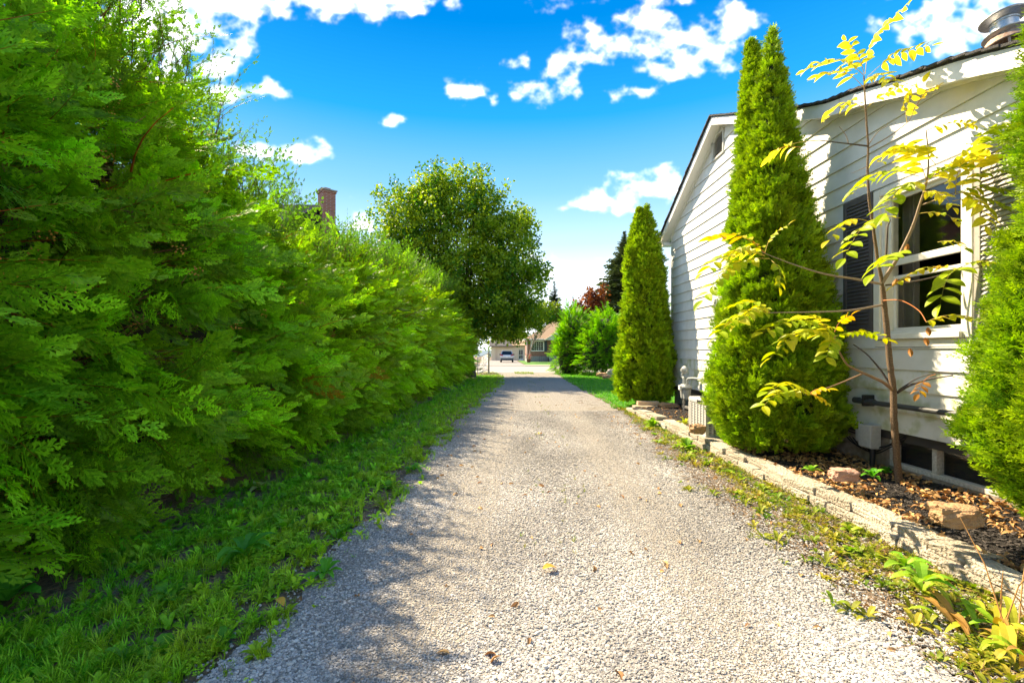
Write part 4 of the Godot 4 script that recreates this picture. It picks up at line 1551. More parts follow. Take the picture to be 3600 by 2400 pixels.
func build_weeds() -> void:
	var gr := Color(0.08, 0.26, 0.015)
	var ly := Color(0.34, 0.44, 0.03)
	plant("bright yellow-green weed with lobed leaves growing in the mulch near the air conditioner", Vector3(3.045, 0.224, -7.800), 12, 0.16, 0.035, 1.4, Color(0.45, 0.5, 0.03), Color(0.55, 0.5, 0.04))
	plant("small green weed sprouting from the mulch left of the pink rock", Vector3(3.010, 0.303, -4.500), 9, 0.10, 0.024, 1.3, Color(0.12, 0.36, 0.02), ly)
	plant("green ferny weed in the mulch right of the pink rock", Vector3(3.497, 0.289, -4.350), 12, 0.13, 0.018, 1.0, Color(0.08, 0.32, 0.02), Color(0.16, 0.42, 0.02))
	plant("dark green weed growing at the foot of the basement window", Vector3(3.955, 0.209, -4.750), 10, 0.12, 0.03, 1.3, Color(0.05, 0.2, 0.02), gr)
	plant("leafy green clump spilling over the far end of the stone edging", Vector3(2.85, 0.0, -8.9), 22, 0.22, 0.04, 1.2, Color(0.18, 0.38, 0.02), Color(0.34, 0.5, 0.03))
	plant("leafy light-green weeds in the strip halfway along the stone edging", Vector3(2.72, 0.0, -6.9), 20, 0.20, 0.035, 1.1, Color(0.16, 0.36, 0.02), Color(0.36, 0.48, 0.03))
	plant("green plantain rosette in the gravel strip below the tan boulder", Vector3(2.394, 0.169, -2.620), 10, 0.16, 0.03, 0.8, Color(0.14, 0.36, 0.02), ly)
	plant("spreading green weed at the gravel's right edge near the bottom of the view", Vector3(2.452, 0.171, -2.800), 9, 0.14, 0.026, 0.9, Color(0.14, 0.36, 0.02), ly)
	plant("rosette of toothed green leaves at the grass edge beside the gravel", Vector3(-1.152, 0.021, -5.600), 9, 0.17, 0.03, 0.7, Color(0.07, 0.28, 0.015), Color(0.12, 0.36, 0.02))
	plant("dandelion rosette in the left verge nearest the gravel", Vector3(-1.206, 0.019, -3.000), 11, 0.15, 0.024, 0.7, Color(0.07, 0.3, 0.015), Color(0.14, 0.4, 0.02))
	plant("long-leaved green dock in the middle of the left verge", Vector3(-1.824, 0.095, -3.150), 9, 0.26, 0.034, 0.6, Color(0.05, 0.24, 0.015), Color(0.10, 0.32, 0.02))
	plant("broad green leaves at the left border of the verge", Vector3(-2.916, 0.039, -2.650), 7, 0.24, 0.06, 0.9, Color(0.05, 0.26, 0.02), Color(0.12, 0.38, 0.03))
	plant("cream-edged variegated plant at the foot of the hedge", Vector3(-2.619, -0.010, -3.400), 8, 0.12, 0.04, 1.0, Color(0.45, 0.5, 0.2), Color(0.25, 0.42, 0.08))
	plant("second cream-edged variegated plant further along the hedge foot", Vector3(-2.649, 0.018, -4.900), 9, 0.13, 0.04, 1.0, Color(0.45, 0.5, 0.2), Color(0.25, 0.42, 0.08))
	for i in 26:
		var z := 2.1 + 7.0 * pow(R(0, 1), 1.5)
		var x := lerpf(hedge_base(z) + 0.7, drive_l(z) - 0.1, R(0, 1))
		plant("leafy green broadleaf weed in the left verge", Vector3(x, -0.01, -z), 7, R(0.09, 0.16), R(0.018, 0.032), 1.1, gr, Color(0.16, 0.42, 0.02), "broadleaf weeds in the left verge")
	for i in 16:
		var z := 2.2 + 6.0 * pow(R(0, 1), 1.3)
		plant("yellow-green broadleaf weed in the strip along the stone edging", Vector3(R(2.35, 2.9), 0.0, -z), 7, R(0.08, 0.14), R(0.016, 0.026), 1.0, Color(0.18, 0.38, 0.02), Color(0.42, 0.44, 0.03), "broadleaf weeds along the stone edging")
	# the big dock going to seed in the corner
	var t := thing("dock_plant", "large yellowing dock with long leaves and dry stalks at the lower right corner", "weed", Vector3(2.58, 0.0, -2.3))
	for i in 52:
		var mb := MB.new()
		var a := R(0, TAU)
		var el := R(0.1, 0.95)
		var o := Vector3(cos(a) * cos(el), sin(el), sin(a) * cos(el))
		var u := R(0, 1)
		mb.col = Color(0.22, 0.44, 0.02).lerp(Color(0.62, 0.48, 0.05), u) if R(0, 1) < 0.8 else Color(0.45, 0.24, 0.06)
		leaf_strip(mb, Vector3(R(-0.22, 0.22), 0.02, R(-0.3, 0.3)), o, Vector3(-sin(a), 0, cos(a)), Vector3.UP, R(0.15, 0.29), R(0.014, 0.028), 0.6, 0.25, 8, 0.06)
		obj("leaf", mb, M.weed, t)
	for i in 5:
		var mb := MB.new()
		mb.col = Color(0.48, 0.24, 0.07)
		var b := Vector3(R(-0.1, 0.1), 0, R(-0.1, 0.1))
		var e := b + Vector3(R(-0.35, 0.3), R(0.3, 0.62), R(-0.3, 0.15))
		mb.tube([b, b.lerp(e, 0.5) + Vector3(0, 0.08, 0), e], [0.004, 0.003, 0.0015], 5)
		obj("stalk", mb, M.plain_vc, t)
	# three singled-out fallen leaves
	var lf := MB.new()
	lf.col = Color(0.62, 0.36, 0.05)
	leaf_strip(lf, Vector3(-0.05, 0, 0), Vector3.RIGHT, Vector3.BACK, Vector3.UP, 0.11, 0.03, 0.3, 0.4, 6)
	tag(obj("fallen_leaf", lf, M.dead_leaf, null, Transform3D(Basis(Vector3.UP, 0.4), Vector3(0.286, 0.030, -3.078))), "lone ochre leaf lying in the middle of the sunlit gravel", "leaf")
	tag(obj("fallen_leaf", lf, M.dead_leaf, null, Transform3D(Basis(Vector3.UP, 1.1).scaled(Vector3.ONE * 1.2), Vector3(0.577, 0.030, -8.043))), "yellow leaf on the gravel at the tip of the hedge's shadow", "leaf")
	tag(obj("fallen_leaf", lf, M.dead_leaf, null, Transform3D(Basis(Vector3.UP, -0.7).scaled(Vector3.ONE * 0.8), Vector3(-1.332, 0.030, -2.667))), "brown curled leaf at the verge edge beside the shaded gravel", "leaf")


# ---------------------------------------------------------------- the yellowing sapling
var leaflets := 0
var spare: MB
var leaflet_mesh := []


func frond(t: Node3D, a: Vector3, b: Vector3, pairs: int, hue: float, from := 0.2, size := 1.0) -> void:
	var d := b - a
	var L := d.length()
	var side := d.cross(Vector3.UP)
	if side.length() < 0.5 * L:
		side = d.cross(Vector3(0.4, 0, 1))
	side = (side.normalized() + Vector3(R(-0.25, 0.25), R(-0.3, 0.3), R(-0.25, 0.25))).normalized()
	var up := side.cross(d).normalized()
	if up.y < 0.0:
		up = -up
	var pts := []
	var rr := []
	for i in 9:
		var s := i / 8.0
		pts.append(a + d * s + up * L * 0.16 * sin(PI * s))
		rr.append(0.0028 * (1.2 - s))
	var st := MB.new()
	st.tube(pts, rr, 5)
	var stalk := obj("leaf_stalk", st, M.stalk_orange if hue > 0.45 else M.stalk_yellow, t)
	var step := L * (1.0 - from) / pairs
	var l := clampf(step * 1.95, 0.085, 0.135) * size
	for i in pairs * 2 + 1:
		var k := i / 2
		var s := from + (1.0 - from) * (k + (0.0 if i % 2 == 0 else 0.25)) / pairs
		var g := 1.0 if i % 2 == 0 else -1.0
		var o := side * g * 0.85 + d.normalized() * 0.5 + Vector3.DOWN * R(0.0, 0.5)
		if i == pairs * 2:
			s = 1.0
			o = d.normalized() + Vector3.DOWN * 0.3
		if R(0, 1) < 0.10:
			continue
		var p: Vector3 = pts[int(s * 8)].lerp(pts[mini(8, int(s * 8) + 1)], s * 8 - int(s * 8))
		var z := o.normalized()
		var n := (up + Vector3(R(-0.5, 0.5), R(-0.2, 0.2), R(-0.5, 0.5)) + side * g * R(0.0, 0.4)).normalized()
		var x := n.cross(z).normalized()
		var bs := Basis(x, z.cross(x), z).scaled(Vector3.ONE * l * R(0.8, 1.15) * (0.8 if i == pairs * 2 else 1.0))
		var h := clampf(hue + R(-0.22, 0.22), 0, 1)
		var mat: Material = M.leaf_kinds[int(h * 4.99)]
		if leaflets < 298:
			obj("leaflet", leaflet_mesh[rng.randi() % 4], mat, stalk, Transform3D(bs, p))
		else:
			spare.col = M.leaf_tints[int(h * 4.99)]
			leaf_strip(spare, p, bs.z.normalized(), bs.x.normalized(), bs.y.normalized(), l, l * 0.24, 0.2, 0.25, 6)
		leaflets += 1


func limb(t: Node3D, pts: Array, r0: float, r1: float, mat: Material) -> void:
	var sm := []
	var rr := []
	var c := Curve3D.new()
	for i in pts.size():
		var m: Vector3 = (pts[mini(i + 1, pts.size() - 1)] - pts[maxi(i - 1, 0)]) * 0.18
		c.add_point(pts[i], -m, m)
	var n := pts.size() * 6
	for i in n + 1:
		var s := float(i) / n
		sm.append(c.sample_baked(c.get_baked_length() * s, true))
		rr.append(lerpf(r0, r1, s))
	var mb := MB.new()
	mb.tube(sm, rr, 10, 0.07, rng)
	obj("branch", mb, mat, t)


func build_sapling() -> void:
	var t := thing("sapling", "slender young tree with sparse yellow compound leaves in front of the window", "tree")
	for i in 4:
		var mb := MB.new()
		leaf_strip(mb, Vector3.ZERO, Vector3.BACK, Vector3.RIGHT, Vector3.UP, 1.0, 0.19 + 0.02 * i, 0.10 + 0.12 * i, 0.18 + 0.08 * i, 7)
		leaflet_mesh.append(mb.mesh())
	spare = MB.new()
	var tr := MB.new()
	var trunk := [Vector3(3.983, 0.138, -4.620), Vector3(3.957, 0.457, -4.620), Vector3(3.930, 0.810, -4.620), Vector3(3.926, 1.076, -4.620), Vector3(3.886, 1.403, -4.620), Vector3(3.846, 1.836, -4.620), Vector3(3.807, 2.203, -4.620), Vector3(3.767, 2.402, -4.620), Vector3(3.723, 2.725, -4.620), Vector3(3.678, 3.016, -4.620), Vector3(3.663, 3.321, -4.620), Vector3(3.669, 3.573, -4.620), Vector3(3.643, 3.949, -4.620), Vector3(3.625, 4.281, -4.620)]
	var c := Curve3D.new()
	for p in trunk:
		c.add_point(p)
	var pts := []
	var rr := []
	for i in 110:
		var s := i / 109.0
		pts.append(c.sample_baked(c.get_baked_length() * s, true))
		rr.append(lerpf(0.032, 0.022, minf(1, s * 2.0)) if s < 0.48 else lerpf(0.016, 0.006, (s - 0.48) / 0.52))
	tr.tube(pts, rr, 14, 0.11, rng)
	obj("trunk", tr, M.bark_ridged, t)
	limb(t, [Vector3(3.811, 2.181, -4.620), Vector3(3.857, 2.306, -4.580), Vector3(3.884, 2.417, -4.520), Vector3(3.934, 2.680, -4.420), Vector3(3.951, 2.873, -4.360), Vector3(3.971, 3.109, -4.300), Vector3(3.965, 3.318, -4.280), Vector3(3.917, 3.550, -4.250)], 0.019, 0.004, M.bark_grey)
	limb(t, [Vector3(3.798, 2.172, -4.620), Vector3(3.461, 2.214, -4.550), Vector3(3.130, 2.250, -4.480), Vector3(2.758, 2.334, -4.400), Vector3(2.399, 2.430, -4.300)], 0.013, 0.003, M.bark_grey)
	limb(t, [Vector3(3.815, 1.960, -4.620), Vector3(3.461, 1.901, -4.550), Vector3(3.122, 1.879, -4.500), Vector3(2.516, 1.859, -4.360)], 0.012, 0.003, M.bark_grey)
	limb(t, [Vector3(3.921, 1.093, -4.620), Vector3(3.766, 1.178, -4.550), Vector3(3.479, 1.279, -4.450), Vector3(3.269, 1.370, -4.380), Vector3(3.156, 1.517, -4.340), Vector3(3.090, 1.648, -4.300)], 0.017, 0.005, M.bark_brown)
	limb(t, [Vector3(3.488, 1.274, -4.450), Vector3(3.221, 1.180, -4.400), Vector3(2.910, 1.095, -4.320), Vector3(2.819, 1.080, -4.300)], 0.009, 0.003, M.bark_brown)
	limb(t, [Vector3(3.904, 1.129, -4.620), Vector3(3.845, 1.316, -4.700), Vector3(3.750, 1.464, -4.750), Vector3(3.636, 1.564, -4.780)], 0.011, 0.005, M.bark_dark)
	limb(t, [Vector3(3.961, 1.067, -4.620), Vector3(3.983, 1.151, -4.500), Vector3(4.045, 1.215, -4.380), Vector3(4.120, 1.267, -4.200)], 0.013, 0.006, M.bark_dark)
	limb(t, [Vector3(3.975, 1.093, -4.620), Vector3(3.979, 1.231, -4.400), Vector3(4.006, 1.284, -4.250), Vector3(4.061, 1.300, -4.100)], 0.006, 0.003, M.bark_dark)
	limb(t, [Vector3(3.842, 2.159, -4.620), Vector3(3.983, 2.172, -4.500), Vector3(4.100, 2.203, -4.350), Vector3(4.208, 2.272, -4.200)], 0.010, 0.004, M.bark_dark)
	limb(t, [Vector3(3.808, 2.002, -4.600), Vector3(3.854, 1.985, -4.450), Vector3(3.889, 1.879, -4.300), Vector3(3.870, 1.765, -4.200)], 0.006, 0.003, M.stalk_orange)
	limb(t, [Vector3(3.867, 2.450, -4.640), Vector3(3.919, 2.772, -4.680), Vector3(3.962, 2.845, -4.700)], 0.010, 0.006, M.bark_dark)
	limb(t, [Vector3(3.665, 3.573, -4.620), Vector3(3.425, 3.568, -4.560), Vector3(3.053, 3.553, -4.450)], 0.009, 0.004, M.bark_dark)
	limb(t, [Vector3(3.425, 3.564, -4.560), Vector3(3.395, 3.656, -4.560), Vector3(3.322, 3.738, -4.550)], 0.005, 0.002, M.bark_grey)
	limb(t, [Vector3(3.053, 3.553, -4.450), Vector3(2.800, 3.504, -4.400), Vector3(2.551, 3.393, -4.320)], 0.004, 0.002, M.stalk_yellow)
	limb(t, [Vector3(3.674, 3.551, -4.620), Vector3(3.768, 3.606, -4.500), Vector3(3.895, 3.727, -4.400), Vector3(3.909, 3.832, -4.360)], 0.007, 0.003, M.bark_grey)
	limb(t, [Vector3(3.674, 3.587, -4.620), Vector3(3.682, 3.670, -4.500), Vector3(3.786, 3.716, -4.420)], 0.005, 0.002, M.bark_grey)
	limb(t, [Vector3(3.696, 3.383, -4.620), Vector3(3.566, 3.322, -4.600), Vector3(3.462, 3.279, -4.580)], 0.005, 0.002, M.bark_grey)
	limb(t, [Vector3(3.966, 2.887, -4.340), Vector3(3.999, 2.903, -4.200), Vector3(4.061, 2.928, -4.100)], 0.008, 0.003, M.bark_grey)
	for q in [[Vector3(2.447, 2.393, -4.320), Vector3(1.918, 2.275, -4.050), 7, 0.30, 1.0], [Vector3(2.516, 1.859, -4.360), Vector3(2.060, 1.720, -4.100), 7, 0.22, 1.0], [Vector3(3.031, 1.631, -4.280), Vector3(2.461, 1.547, -4.050), 8, 0.10, 1.05], [Vector3(3.059, 1.639, -4.280), Vector3(2.640, 1.782, -4.100), 7, 0.28, 1.0], [Vector3(3.954, 3.080, -4.300), Vector3(4.044, 3.133, -3.950), 7, 0.10, 1.3], [Vector3(3.963, 3.113, -4.300), Vector3(3.527, 3.298, -4.050), 6, 0.15, 1.3], [Vector3(4.061, 2.928, -4.100), Vector3(4.053, 2.546, -3.850), 6, 0.12, 1.2], [Vector3(4.045, 2.905, -4.100), Vector3(3.961, 3.209, -3.850), 6, 0.04, 1.25], [Vector3(4.100, 2.967, -4.100), Vector3(4.037, 3.122, -3.750), 6, 0.06, 1.2], [Vector3(3.930, 2.998, -4.300), Vector3(3.972, 2.763, -4.050), 6, 0.18, 1.1]]:
		frond(t, q[0], q[1], q[2], q[3], 0.15, q[4])
	# fronds, roughly from the most to the least in view
	frond(t, Vector3(3.639, 4.303, -4.620), Vector3(3.930, 4.873, -4.450), 9, 0.20, 0.18, 1.15)
	frond(t, Vector3(3.630, 4.303, -4.620), Vector3(3.355, 4.566, -4.500), 6, 0.30, 0.2, 1.1)
	frond(t, Vector3(3.630, 4.285, -4.620), Vector3(2.876, 4.195, -4.400), 7, 0.30, 0.2)
	frond(t, Vector3(3.621, 4.170, -4.620), Vector3(2.982, 4.131, -4.420), 6, 0.35, 0.25)
	frond(t, Vector3(3.656, 4.268, -4.620), Vector3(4.114, 4.447, -4.400), 7, 0.22, 0.3, 1.1)
	frond(t, Vector3(3.647, 4.250, -4.620), Vector3(3.650, 4.018, -4.300), 5, 0.35, 0.2)
	frond(t, Vector3(3.621, 3.963, -4.620), Vector3(3.116, 3.757, -4.400), 5, 0.45, 0.15)
	frond(t, Vector3(3.647, 3.949, -4.620), Vector3(3.895, 4.043, -4.400), 5, 0.42, 0.3)
	frond(t, Vector3(3.887, 3.716, -4.420), Vector3(3.984, 4.064, -4.350), 4, 0.25, 0.3)
	frond(t, Vector3(3.909, 3.811, -4.360), Vector3(4.087, 3.989, -4.250), 6, 0.60, 0.3, 0.8)
	frond(t, Vector3(2.842, 3.462, -4.400), Vector3(2.462, 3.286, -4.280), 5, 0.48, 0.1)
	frond(t, Vector3(3.917, 3.550, -4.250), Vector3(4.138, 3.467, -4.000), 7, 0.30, 0.15)
	frond(t, Vector3(3.959, 3.212, -4.200), Vector3(3.480, 3.297, -4.100), 7, 0.12, 0.15, 1.35)
	frond(t, Vector3(3.932, 3.310, -4.280), Vector3(3.307, 3.164, -4.100), 6, 0.20, 0.3)
	frond(t, Vector3(3.963, 3.080, -4.300), Vector3(3.409, 2.732, -4.100), 7, 0.08, 0.2, 1.3)
	frond(t, Vector3(3.897, 3.142, -4.300), Vector3(3.119, 2.912, -4.100), 8, 0.15, 0.25, 1.1)
	frond(t, Vector3(3.971, 3.129, -4.300), Vector3(4.000, 3.108, -4.000), 6, 0.05, 0.2, 1.4)
	frond(t, Vector3(4.014, 2.889, -4.100), Vector3(4.171, 2.831, -3.800), 7, 0.12, 0.15, 1.1)
	frond(t, Vector3(4.014, 2.842, -4.100), Vector3(4.164, 2.685, -3.800), 7, 0.18, 0.15, 1.1)
	frond(t, Vector3(4.084, 2.991, -4.100), Vector3(4.152, 2.964, -3.750), 7, 0.10, 0.15, 1.1)
	frond(t, Vector3(4.120, 3.242, -4.100), Vector3(4.073, 3.344, -3.750), 7, 0.02, 0.15, 1.3)
	frond(t, Vector3(3.951, 2.810, -4.360), Vector3(4.092, 2.622, -4.100), 6, 0.25, 0.2)
	frond(t, Vector3(3.889, 2.809, -4.500), Vector3(3.115, 2.344, -4.200), 8, 0.12, 0.2, 1.1)
	frond(t, Vector3(3.687, 2.804, -4.620), Vector3(3.116, 2.561, -4.400), 4, 0.30, 0.4)
	frond(t, Vector3(3.932, 2.430, -4.500), Vector3(3.465, 2.216, -4.300), 4, 0.06, 0.2, 1.3)
	frond(t, Vector3(4.224, 2.264, -4.200), Vector3(3.761, 1.893, -3.950), 6, 0.05, 0.15, 1.15)
	frond(t, Vector3(4.188, 2.248, -4.200), Vector3(3.628, 2.102, -4.250), 7, 0.45, 0.2, 0.75)
	frond(t, Vector3(4.220, 2.276, -4.200), Vector3(4.206, 2.217, -3.900), 5, 0.15, 0.2)
	frond(t, Vector3(3.979, 2.497, -4.200), Vector3(4.023, 2.396, -4.000), 4, 0.35, 0.2)
	frond(t, Vector3(3.870, 1.757, -4.200), Vector3(4.019, 1.761, -3.900), 6, 0.40, 0.1, 1.1)
	frond(t, Vector3(3.094, 1.628, -4.300), Vector3(3.475, 1.591, -4.150), 10, 0.08, 0.1)
	frond(t, Vector3(2.460, 2.414, -4.320), Vector3(1.817, 2.493, -4.100), 8, 0.46, 0.1)
	frond(t, Vector3(2.443, 2.401, -4.320), Vector3(1.763, 2.194, -4.050), 7, 0.22, 0.3)
	frond(t, Vector3(2.493, 2.368, -4.320), Vector3(1.740, 1.942, -4.050), 9, 0.22, 0.2)
	frond(t, Vector3(2.440, 2.422, -4.300), Vector3(2.600, 2.658, -4.200), 5, 0.32, 0.3, 0.8)
	frond(t, Vector3(2.498, 2.348, -4.300), Vector3(2.482, 2.072, -4.150), 5, 0.25, 0.2, 0.9)
	frond(t, Vector3(2.516, 1.867, -4.360), Vector3(2.094, 1.906, -4.200), 6, 0.20, 0.1)
	frond(t, Vector3(2.516, 1.855, -4.360), Vector3(1.883, 1.618, -4.100), 8, 0.20, 0.1)
	frond(t, Vector3(3.090, 1.644, -4.300), Vector3(2.275, 1.655, -4.050), 10, 0.14, 0.1)
	frond(t, Vector3(3.090, 1.628, -4.300), Vector3(2.337, 1.422, -4.050), 9, 0.16, 0.1)
	frond(t, Vector3(3.103, 1.611, -4.300), Vector3(2.841, 1.391, -4.050), 6, 0.12, 0.15)
	frond(t, Vector3(3.098, 1.673, -4.300), Vector3(3.179, 1.822, -4.200), 5, 0.50, 0.15)
	frond(t, Vector3(2.852, 1.084, -4.300), Vector3(2.261, 0.953, -4.080), 7, 0.16, 0.1)
	frond(t, Vector3(2.852, 1.093, -4.300), Vector3(2.350, 1.123, -4.100), 6, 0.24, 0.15)
	frond(t, Vector3(2.868, 1.093, -4.300), Vector3(2.962, 1.138, -4.200), 3, 0.55, 0.15)
	frond(t, Vector3(2.868, 1.084, -4.300), Vector3(2.954, 0.986, -4.200), 3, 0.50, 0.15)
	frond(t, Vector3(3.959, 1.275, -4.200), Vector3(3.708, 1.104, -4.100), 3, 0.95, 0.6)
	if spare.v.size():
		var o := obj("leaflets", spare, M.leaf_vc, t)
		o.set_meta("kind", "stuff")
	# withered hanging leaves
	for q in [Vector3(3.840, 1.707, -4.150), Vector3(3.770, 1.614, -4.100), Vector3(3.718, 1.516, -4.200), Vector3(3.768, 2.191, -4.400), Vector3(3.830, 2.516, -4.350)]:
		var mb := MB.new()
		mb.col = Color(0.36, 0.16, 0.04)
		leaf_strip(mb, q, Vector3(R(-0.5, 0.5), -1, R(-0.3, 0.3)).normalized(), Vector3(0.7, 0, 0.7), Vector3(0.7, 0, -0.7), 0.08, 0.02, 0.5, 0.7, 6)
		obj("withered_leaf", mb, M.dead_leaf, t)


# ---------------------------------------------------------------- across the street
func build_far() -> void:
	# brick house
	var z0 := -70.0
	var g := gy(70)
	var h := thing("brick_house", "red brick bungalow with a tan hipped roof across the street", "house", Vector3(0, g, 0))
	var mb := MB.new()
	var x0 := 3.1
	var x1 := 13.5
	mb.slab(Vector3(x0, 0.85, z0 - 9.0), Vector3(3.74, 3.5, z0))
	mb.slab(Vector3(3.74, 0.85, z0 - 0.3), Vector3(5.58, 1.66, z0))
	mb.slab(Vector3(3.74, 3.16, z0 - 0.3), Vector3(5.58, 3.5, z0))
	mb.slab(Vector3(5.58, 0.85, z0 - 9.0), Vector3(7.2, 3.5, z0))
	mb.slab(Vector3(8.2, 0.85, z0 - 9.0), Vector3(x1, 3.5, z0))
	mb.slab(Vector3(7.2, 2.95, z0 - 0.3), Vector3(8.2, 3.5, z0))
	mb.slab(Vector3(3.74, 0.85, z0 - 9.0), Vector3(5.58, 3.5, z0 - 3.0))
	obj("wall", mb, M.brick, h)
	mb = MB.new()
	mb.slab(Vector3(x0 - 0.04, -0.4, z0 - 9.0), Vector3(x1 + 0.04, 0.85, z0 + 0.04))
	obj("foundation", mb, M.concrete_grey, h)
	mb = MB.new()
	var e := 0.45
	var A := Vector3(x0 - e, 3.5, z0 + e)
	var B := Vector3(x1 + e, 3.5, z0 + e)
	var C := Vector3(x1 + e, 3.5, z0 - 9.4)
	var D := Vector3(x0 - e, 3.5, z0 - 9.4)
	var P := Vector3(7.35, 6.35, z0 - 4.5)
	var Q := Vector3(8.9, 6.35, z0 - 4.5)
	mb.poly([A, P, Q, B], Vector3(0, 1, 1))
	mb.poly([D, P, A], Vector3(-1, 1, 0))
	mb.poly([C, Q, P, D], Vector3(0, 1, -1))
	mb.poly([B, Q, C], Vector3(1, 1, 0))
	mb.poly([A + Vector3(0, -0.02, 0), B + Vector3(0, -0.02, 0), C + Vector3(0, -0.02, 0), D + Vector3(0, -0.02, 0)], Vector3.DOWN)
	var roof := obj("roof", mb, M.tan_roof, h)
	mb = MB.new()
	mb.slab(Vector3(x0 - e, 3.33, z0 + e), Vector3(x1 + e, 3.51, z0 + e + 0.08), 0.02)
	mb.slab(Vector3(x0 - e - 0.08, 3.33, z0 - 9.4), Vector3(x0 - e, 3.51, z0 + e), 0.02)
	mb.slab(Vector3(x0 - 0.12, 0.4, z0 + 0.02), Vector3(x0 - 0.03, 3.4, z0 + 0.1), 0.02)
	obj("gutter", mb, M.white, h)
	mb = MB.new()
	var gx := 6.0
	var pk := Vector3(8.4, 4.95, z0 + 1.6)
	mb.poly([Vector3(gx, 3.45, z0 + 1.6), Vector3(10.8, 3.45, z0 + 1.6), pk], Vector3.BACK)
	var pg := obj("porch_gable", mb, M.white_board, h)
	mb = MB.new()
	for s in [[Vector3(gx - 0.35, 3.28, z0 + 1.68), pk + Vector3(0, 0.06, 0.08)], [Vector3(11.15, 3.28, z0 + 1.68), pk + Vector3(0, 0.06, 0.08)]]:
		mb.bar(s[0], s[1], 0.16, 0.2, 0.02)
	mb.slab(Vector3(gx, 3.3, z0 + 1.60), Vector3(10.8, 3.45, z0 + 1.70))
	obj("barge_board", mb, M.white, pg)
	mb = MB.new()
	mb.poly([Vector3(gx - 0.4, 3.36, z0 + 1.8), pk + Vector3(0, 0.17, 0.2), Vector3(8.4, 5.1, z0 - 2.4), Vector3(gx - 0.4, 3.36, z0 - 0.2)], Vector3(-1, 1, 0))
	mb.poly([Vector3(11.2, 3.36, z0 + 1.8), pk + Vector3(0, 0.17, 0.2), Vector3(8.4, 5.1, z0 - 2.4), Vector3(11.2, 3.36, z0 - 0.2)], Vector3(1, 1, 0))
	obj("porch_roof", mb, M.tan_roof, h)
	mb = MB.new()
	mb.slab(Vector3(3.62, 3.06, z0), Vector3(5.70, 3.22, z0 + 0.08), 0.01)
	mb.slab(Vector3(3.62, 1.60, z0), Vector3(5.70, 1.76, z0 + 0.12), 0.01)
	mb.slab(Vector3(3.62, 1.761, z0), Vector3(3.80, 3.059, z0 + 0.08), 0.01)
	mb.slab(Vector3(5.52, 1.761, z0), Vector3(5.70, 3.059, z0 + 0.08), 0.01)
	for i in 4:
		var x := 3.80 + 1.72 * (i + 1) / 5.0
		mb.slab(Vector3(x - 0.018, 1.762, z0 - 0.04), Vector3(x + 0.018, 3.058, z0 + 0.0))
	for i in 3:
		var y := 1.76 + 1.3 * (i + 1) / 4.0
		mb.slab(Vector3(3.801, y - 0.016, z0 - 0.038), Vector3(5.519, y + 0.016, z0 - 0.002))
	var wi := obj("window", mb, M.white, h)
	mb = MB.new()
	mb.poly([Vector3(3.75, 1.70, z0 - 0.06), Vector3(3.75, 3.12, z0 - 0.06), Vector3(5.57, 3.12, z0 - 0.06), Vector3(5.57, 1.70, z0 - 0.06)], Vector3.BACK)
	obj("pane", mb, M.glass_mirror, wi)
	mb = MB.new()
	mb.slab(Vector3(5.72, 1.62, z0), Vector3(6.12, 3.2, z0 + 0.05), 0.01)
	obj("shutter", mb, M.blue_shutter, h)
	mb = MB.new()
	mb.slab(Vector3(7.2, 0.85, z0 - 0.2), Vector3(8.2, 2.95, z0 - 0.12), 0.01)
	var dr := obj("door", mb, M.dark_door, h)
	mb = MB.new()
	mb.tube([Vector3(7.3, 1.85, z0 - 0.12), Vector3(7.3, 1.85, z0 - 0.05)], [0.03, 0.03], 8)
	obj("handle", mb, M.galv, dr)
	mb = MB.new()
	for i in 4:
		mb.slab(Vector3(6.3, -0.4, z0 + 0.04), Vector3(9.4, 0.80 - 0.2 * i, z0 + 1.3 + 0.3 * i), 0.01)
	obj("steps", mb, M.concrete_grey, h)
	mb = MB.new()
	for i in 6:
		mb.tube([Vector3(4.9 + i * 0.28, -0.1, z0 + 1.0), Vector3(4.9 + i * 0.28, 0.85 + 0.05 * i, z0 + 1.0)], [0.018, 0.018], 5)
	mb.tube([Vector3(4.9, 0.85, z0 + 1.0), Vector3(6.3, 1.1, z0 + 1.0)], [0.02, 0.02], 5)
	obj("railing", mb, M.black, h)
	mb = MB.new()
	mb.lathe(Transform3D(Basis.IDENTITY, Vector3(7.0, 1.9, z0 + 0.08)), [Vector2(0, 0), Vector2(0.08, 0.0), Vector2(0.09, 0.22), Vector2(0.03, 0.3), Vector2(0, 0.3)], 8)
	obj("wall_lamp", mb, M.black, h)
	# garage with breezeway
	var zg := -86.0
	var t := thing("garage", "cream garage and breezeway with a glazed door beside the brick house", "garage", Vector3(0, gy(86), 0))
	mb = MB.new()
	mb.slab(Vector3(-3.0, -0.3, zg - 6), Vector3(-2.2, 2.75, zg))
	mb.slab(Vector3(0.45, -0.3, zg - 6), Vector3(2.15, 2.75, zg))
	mb.slab(Vector3(-2.2, 2.35, zg - 6), Vector3(0.45, 2.75, zg))
	mb.slab(Vector3(-2.2, -0.3, zg - 6), Vector3(0.45, 2.35, zg - 0.5))
	mb.slab(Vector3(3.05, -0.3, zg - 6), Vector3(4.2, 2.75, zg - 0.02))
	mb.slab(Vector3(2.15, 2.1, zg - 6), Vector3(3.05, 2.75, zg - 0.02))
	mb.slab(Vector3(2.15, -0.3, zg - 6), Vector3(3.05, 2.1, zg - 0.6))
	obj("wall", mb, M.cream_wall, t)
	mb = MB.new()
	for i in 4:
		mb.slab(Vector3(-2.19, 0.0 + i * 0.585, zg - 0.25), Vector3(0.44, 0.575 + i * 0.585, zg - 0.2), 0.01)
	obj("garage_door", mb, M.cream_wall, t)
	mb = MB.new()
